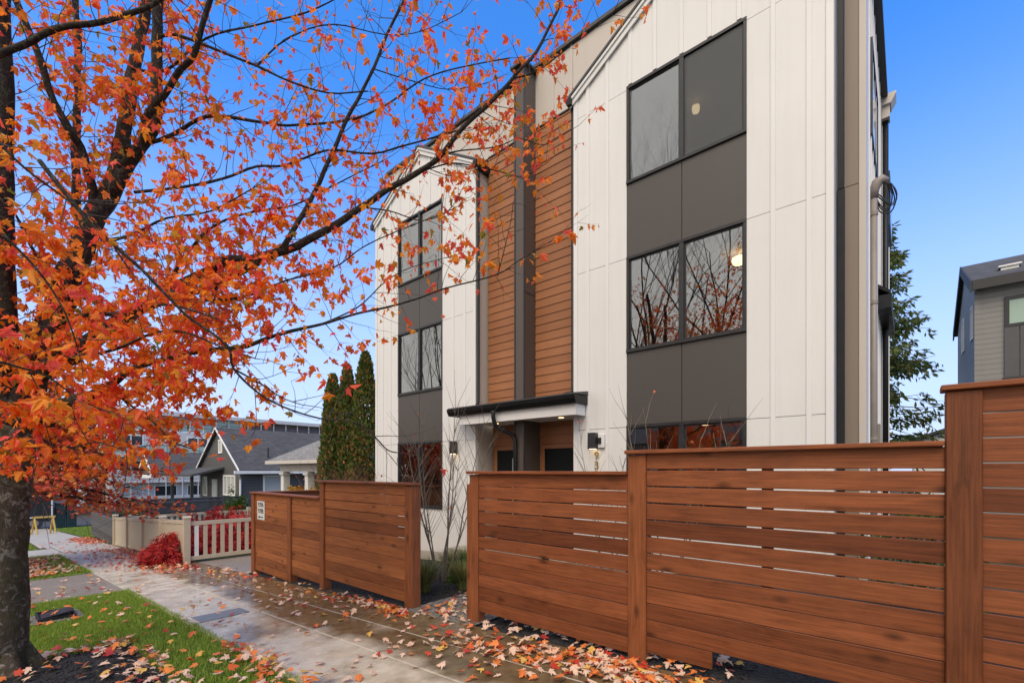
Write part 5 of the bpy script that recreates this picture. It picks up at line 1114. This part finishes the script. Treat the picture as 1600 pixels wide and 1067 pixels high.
leaf_mound('conical_shrub', 'small green cone shaped evergreen by the lattice fence', 'shrub', -22.7, 7.5, gz(-22.7), .5, .5, 1.75, 3200, bush_m, .11, 53, False)
leaf_mound('planter_shrub', 'low green plants growing over the grey planter wall', 'shrub', -24.3, 4.1, -.6, 1.0, .5, .35, 900, bush_m, .12, 54, False)
leaf_mound('round_shrub', 'dark green rounded shrub beside the first post of the tall fence', 'shrub', -5.5, 5.25, gz(-5.5)-.05, .26, .28, .42, 1500, bush_m, .07, 55, False)
leaf_mound('leafy_shrub', 'green leafy shrub glimpsed through the tall fence slats', 'shrub', .1, 6.8, 0, .5, .5, 1.2, 900, bush_m, .09, 56, False)

# lawn blades
def lawn(name, x0, x1, y0, y1, n, h, seed, skip=None, wdt=.006):
    random.seed(seed); v, f = [], []
    for k in range(n):
        x = random.uniform(x0, x1); y = random.uniform(y0, y1)
        if skip and skip(x, y): continue
        z = gz(x)-.012; hh = h*random.uniform(.5, 1.25)*(1+.4*noise.noise(Vector((x*2.5, y*2.5, 0)))); a = random.uniform(0, 6.283); b = random.uniform(0, 6.283); l_ = hh*random.uniform(.1, .7)
        i = len(v); v += [(x-math.cos(a)*wdt*.5, y-math.sin(a)*wdt*.5, z), (x+math.cos(a)*wdt*.5, y+math.sin(a)*wdt*.5, z), (x+math.cos(b)*l_, y+math.sin(b)*l_, z+hh)]; f.append((i, i+1, i+2))
    o = raw(name, v, f, grass_m); tag(o, 'short green lawn grass in the planting strip', 'grass', kind='stuff'); return o
def _sk(x, y):
    if -8.95 < x < -8.25 and .42 < y < .93: return True
    e = .07*noise.noise(Vector((x*3, y*3, 2)))
    return -6.28+e < x < -3.15 and y < 1.03+e
lawn('lawn_grass', -10.12, -3.0, -.3, 1.69, 95000, .05, 61, _sk)
lawn('lawn_grass', -20, -13.5, -.6, 1.66, 26000, .055, 62, None, .012); bpy.context.scene.objects['lawn_grass.001']['label'] = 'leaf strewn lawn patch beyond the walk'
lawn('lawn_grass', -34, -23.2, -.5, 1.4, 12000, .06, 63, None, .02); bpy.context.scene.objects['lawn_grass.002']['label'] = 'distant lawn patches down the hill'
lawn('lawn_grass', -45, -28.5, 3.3, 5.5, 9000, .06, 64, None, .022); bpy.context.scene.objects['lawn_grass.003']['label'] = 'green verge beyond the planter wall'

# loose bark chips of the mulch
random.seed(70); v, f = [], []
def chip(x, y, z, s_):
    e = Euler((Gs_(0, .4), Gs_(0, .4), random.uniform(0, 6.28))).to_matrix(); L_ = s_*random.uniform(.8, 2.4); w_ = s_*random.uniform(.3, .6); h_ = s_*.3; i = len(v)
    for c in ((-L_, -w_, 0), (L_, -w_*.7, 0), (L_*.8, w_, 0), (-L_*.9, w_*.8, 0), (0, 0, h_)): q = e @ Vector(c); v.append((x+q.x, y+q.y, z+q.z))
    f.extend([(i, i+1, i+4), (i+1, i+2, i+4), (i+2, i+3, i+4), (i+3, i, i+4)])
Gs_ = random.gauss
for _ in range(6500): x, y = random.uniform(-6.25, -3.3), random.uniform(-.5, 1.0); chip(x, y, gz(x)+.016, random.uniform(.006, .014))
for _ in range(2600): x, y = random.uniform(-6.6, -4.78), random.uniform(3.75, 6.3); chip(x, y, gz(x)-.024, random.uniform(.008, .016))
for _ in range(1800): x, y = random.uniform(-3.5, -.9), random.uniform(3.6, 4.0); chip(x, y, gz(x)-.024, random.uniform(.006, .014))
chip_m = NB('bark_chip'); chip_m.set(chip_m.ramp(chip_m.rnd(), [(0, (.006, .005, .005)), (.6, (.018, .015, .013)), (1, (.05, .038, .028))]), .8); chip_m = chip_m.m
tag(raw('bark_chips', v, f, chip_m), 'loose black bark chips on the planting beds', 'mulch', kind='stuff')
# fallen leaves
random.seed(77); cand = []
def scat(n, fx, fy, wts, zoff=.004):
    for _ in range(n):
        x, y = fx(), fy(x) if fy.__code__.co_argcount else fy()
        cand.append((x, y, gz(x)+zoff, random.choices((0, 1, 2, 3), wts)[0]))
U = random.uniform; Gs = random.gauss
W0 = (6, 2, 1.4, .8)
scat(230, lambda: U(-11, -1.0), lambda: 3.5-abs(Gs(0, .5)), W0)
scat(150, lambda: U(-7.5, -1.0), lambda: U(1.7, 3.5), W0)
scat(70, lambda: U(-12.5, -7), lambda: U(1.7, 3.5), W0)
scat(210, lambda: Gs(-1.75, .42), lambda: 3.42-abs(Gs(0, .22)), (4, 4, 2, 1))
scat(120, lambda: Gs(-2.7, .5), lambda: 3.2-abs(Gs(0, .25)), (5, 3, 2, 1))
scat(90, lambda: Gs(-5.6, .55), lambda: 3.45-abs(Gs(0, .10)), (4, 4, 2, 1))
scat(40, lambda: Gs(-4.85, .15), lambda: 3.42-abs(Gs(0, .08)), (2, 5, 3, 1))
scat(120, lambda: U(-4.7, -3.7), lambda: U(3.4, 4.6), W0, .0)
scat(110, lambda: U(-3.6, -1.0), lambda: U(3.55, 3.95), W0, -.012)
scat(120, lambda: U(-5, -3.2), lambda: 1.75-abs(Gs(0, .22)), (4, 4, 1, 2), .035)
scat(170, lambda: U(-10, -3.3), lambda: U(.0, 1.7), (3, 4, 1, 2), .035)
scat(110, lambda: U(-6.2, -3.9), lambda: 1.08-abs(Gs(0, .16)), (6, 4, 1, 1), .03)
scat(60, lambda: Gs(-6.2, .1), lambda: U(.2, 1.1), (6, 4, 1, 1), .03)
scat(60, lambda: U(-6.2, -4.0), lambda: U(-.3, 1.0), (6, 3, 1, 1), .022)
scat(1500, lambda: U(-19, -13.7), lambda: .55+Gs(0, .45), (5, 4, 2, .5), .04)
scat(900, lambda: U(-20, -11.5), lambda: 3.18-abs(Gs(0, .5)), (2, 2, 5, .3), .006)
scat(260, lambda: U(-27, -13.5), lambda: U(1.6, 3.2), (3, 2, 3, .3), .006)
scat(500, lambda: U(-29, -23.5), lambda: U(2.6, 3.35), (1, 3, 4, .2), .02)
scat(60, lambda: U(-13.4, -10.1), lambda: U(.2, 1.6), W0, .004)
cand = [c for c in cand if not (-8.85 < c[0] < -8.35 and .5 < c[1] < .86)]
vis = sorted(((in_view(c) or (0, 0, 1e6))[2], i) for i, c in enumerate(cand))
place_names = lambda x, y: ('on the black mulch' if (-6.28 < x < -3.1 and y < 1.05) else 'on the lawn' if y < 1.66 else 'in the gap under the tall fence' if y > 3.5 else 'on the wet sidewalk')
cols = ('pale pink', 'orange', 'dark red', 'yellow')
def leaf_geo(pos, ci, lying, size):
    vv, ff = [], []; e = Euler((Gs(0, lying), Gs(0, lying), U(0, 6.283))); add_leaf(vv, ff, random.choice(LT), (0, 0, 0), e, size, random.choice((.15, .25, .4, .6)))
    zmin = min(q[2] for q in vv); return [(q[0]+pos[0], q[1]+pos[1], q[2]-zmin+pos[2]) for q in vv], ff
protos = []
for ci in range(4):
    for k in range(4):
        v_, f_ = leaf_geo((0, 0, 0), ci, .2, .062); me = bpy.data.meshes.new('fallen_leaf'); me.from_pydata(v_, [], f_); me.materials.append(fallen_ms[ci]); protos.append(me)
stuff = [([], []) for _ in range(4)]; cnt = 0
for d, i in vis:
    x, y, z, ci = cand[i]
    if cnt < 298 and d < 1e5:
        o = bpy.data.objects.new('fallen_leaf', protos[ci*4+random.randint(0, 3)]); COL.objects.link(o)
        o.location = (x, y, z); o.rotation_euler = (0, .0575*-1, U(0, 6.283)); s_ = U(.75, 1.35); o.scale = (s_, s_, s_)
        tag(o, '%s fallen maple leaf lying %s' % (cols[ci], place_names(x, y)), 'leaf', '%s fallen leaves %s' % (cols[ci], place_names(x, y))); cnt += 1
    else:
        v_, f_ = leaf_geo((x, y, z), ci, .25, .062*U(.75, 1.35)); b = len(stuff[ci][0]); stuff[ci][0].extend(v_); stuff[ci][1].extend([tuple(b+k for k in g) for g in f_])
for ci in range(4):
    o = raw('fallen_leaves', stuff[ci][0], stuff[ci][1], fallen_ms[ci]); tag(o, '%s fallen leaves scattered farther along the sidewalk and lawn' % cols[ci], 'leaves', kind='stuff')
for (dx, dy) in ((-.1, .05), (.02, -.04), (.1, .06)):
    o = bpy.data.objects.new('fallen_leaf', protos[random.randint(0, 7)]); COL.objects.link(o); o.location = (-8.6+dx, .68+dy, gz(-8.6)+.085); o.rotation_euler = (.2, .1, U(0, 6)); o.scale = (1.3, 1.3, 1.3); tag(o, 'fallen maple leaf caught on the black meter box lid', 'leaf', 'leaves on the meter box')
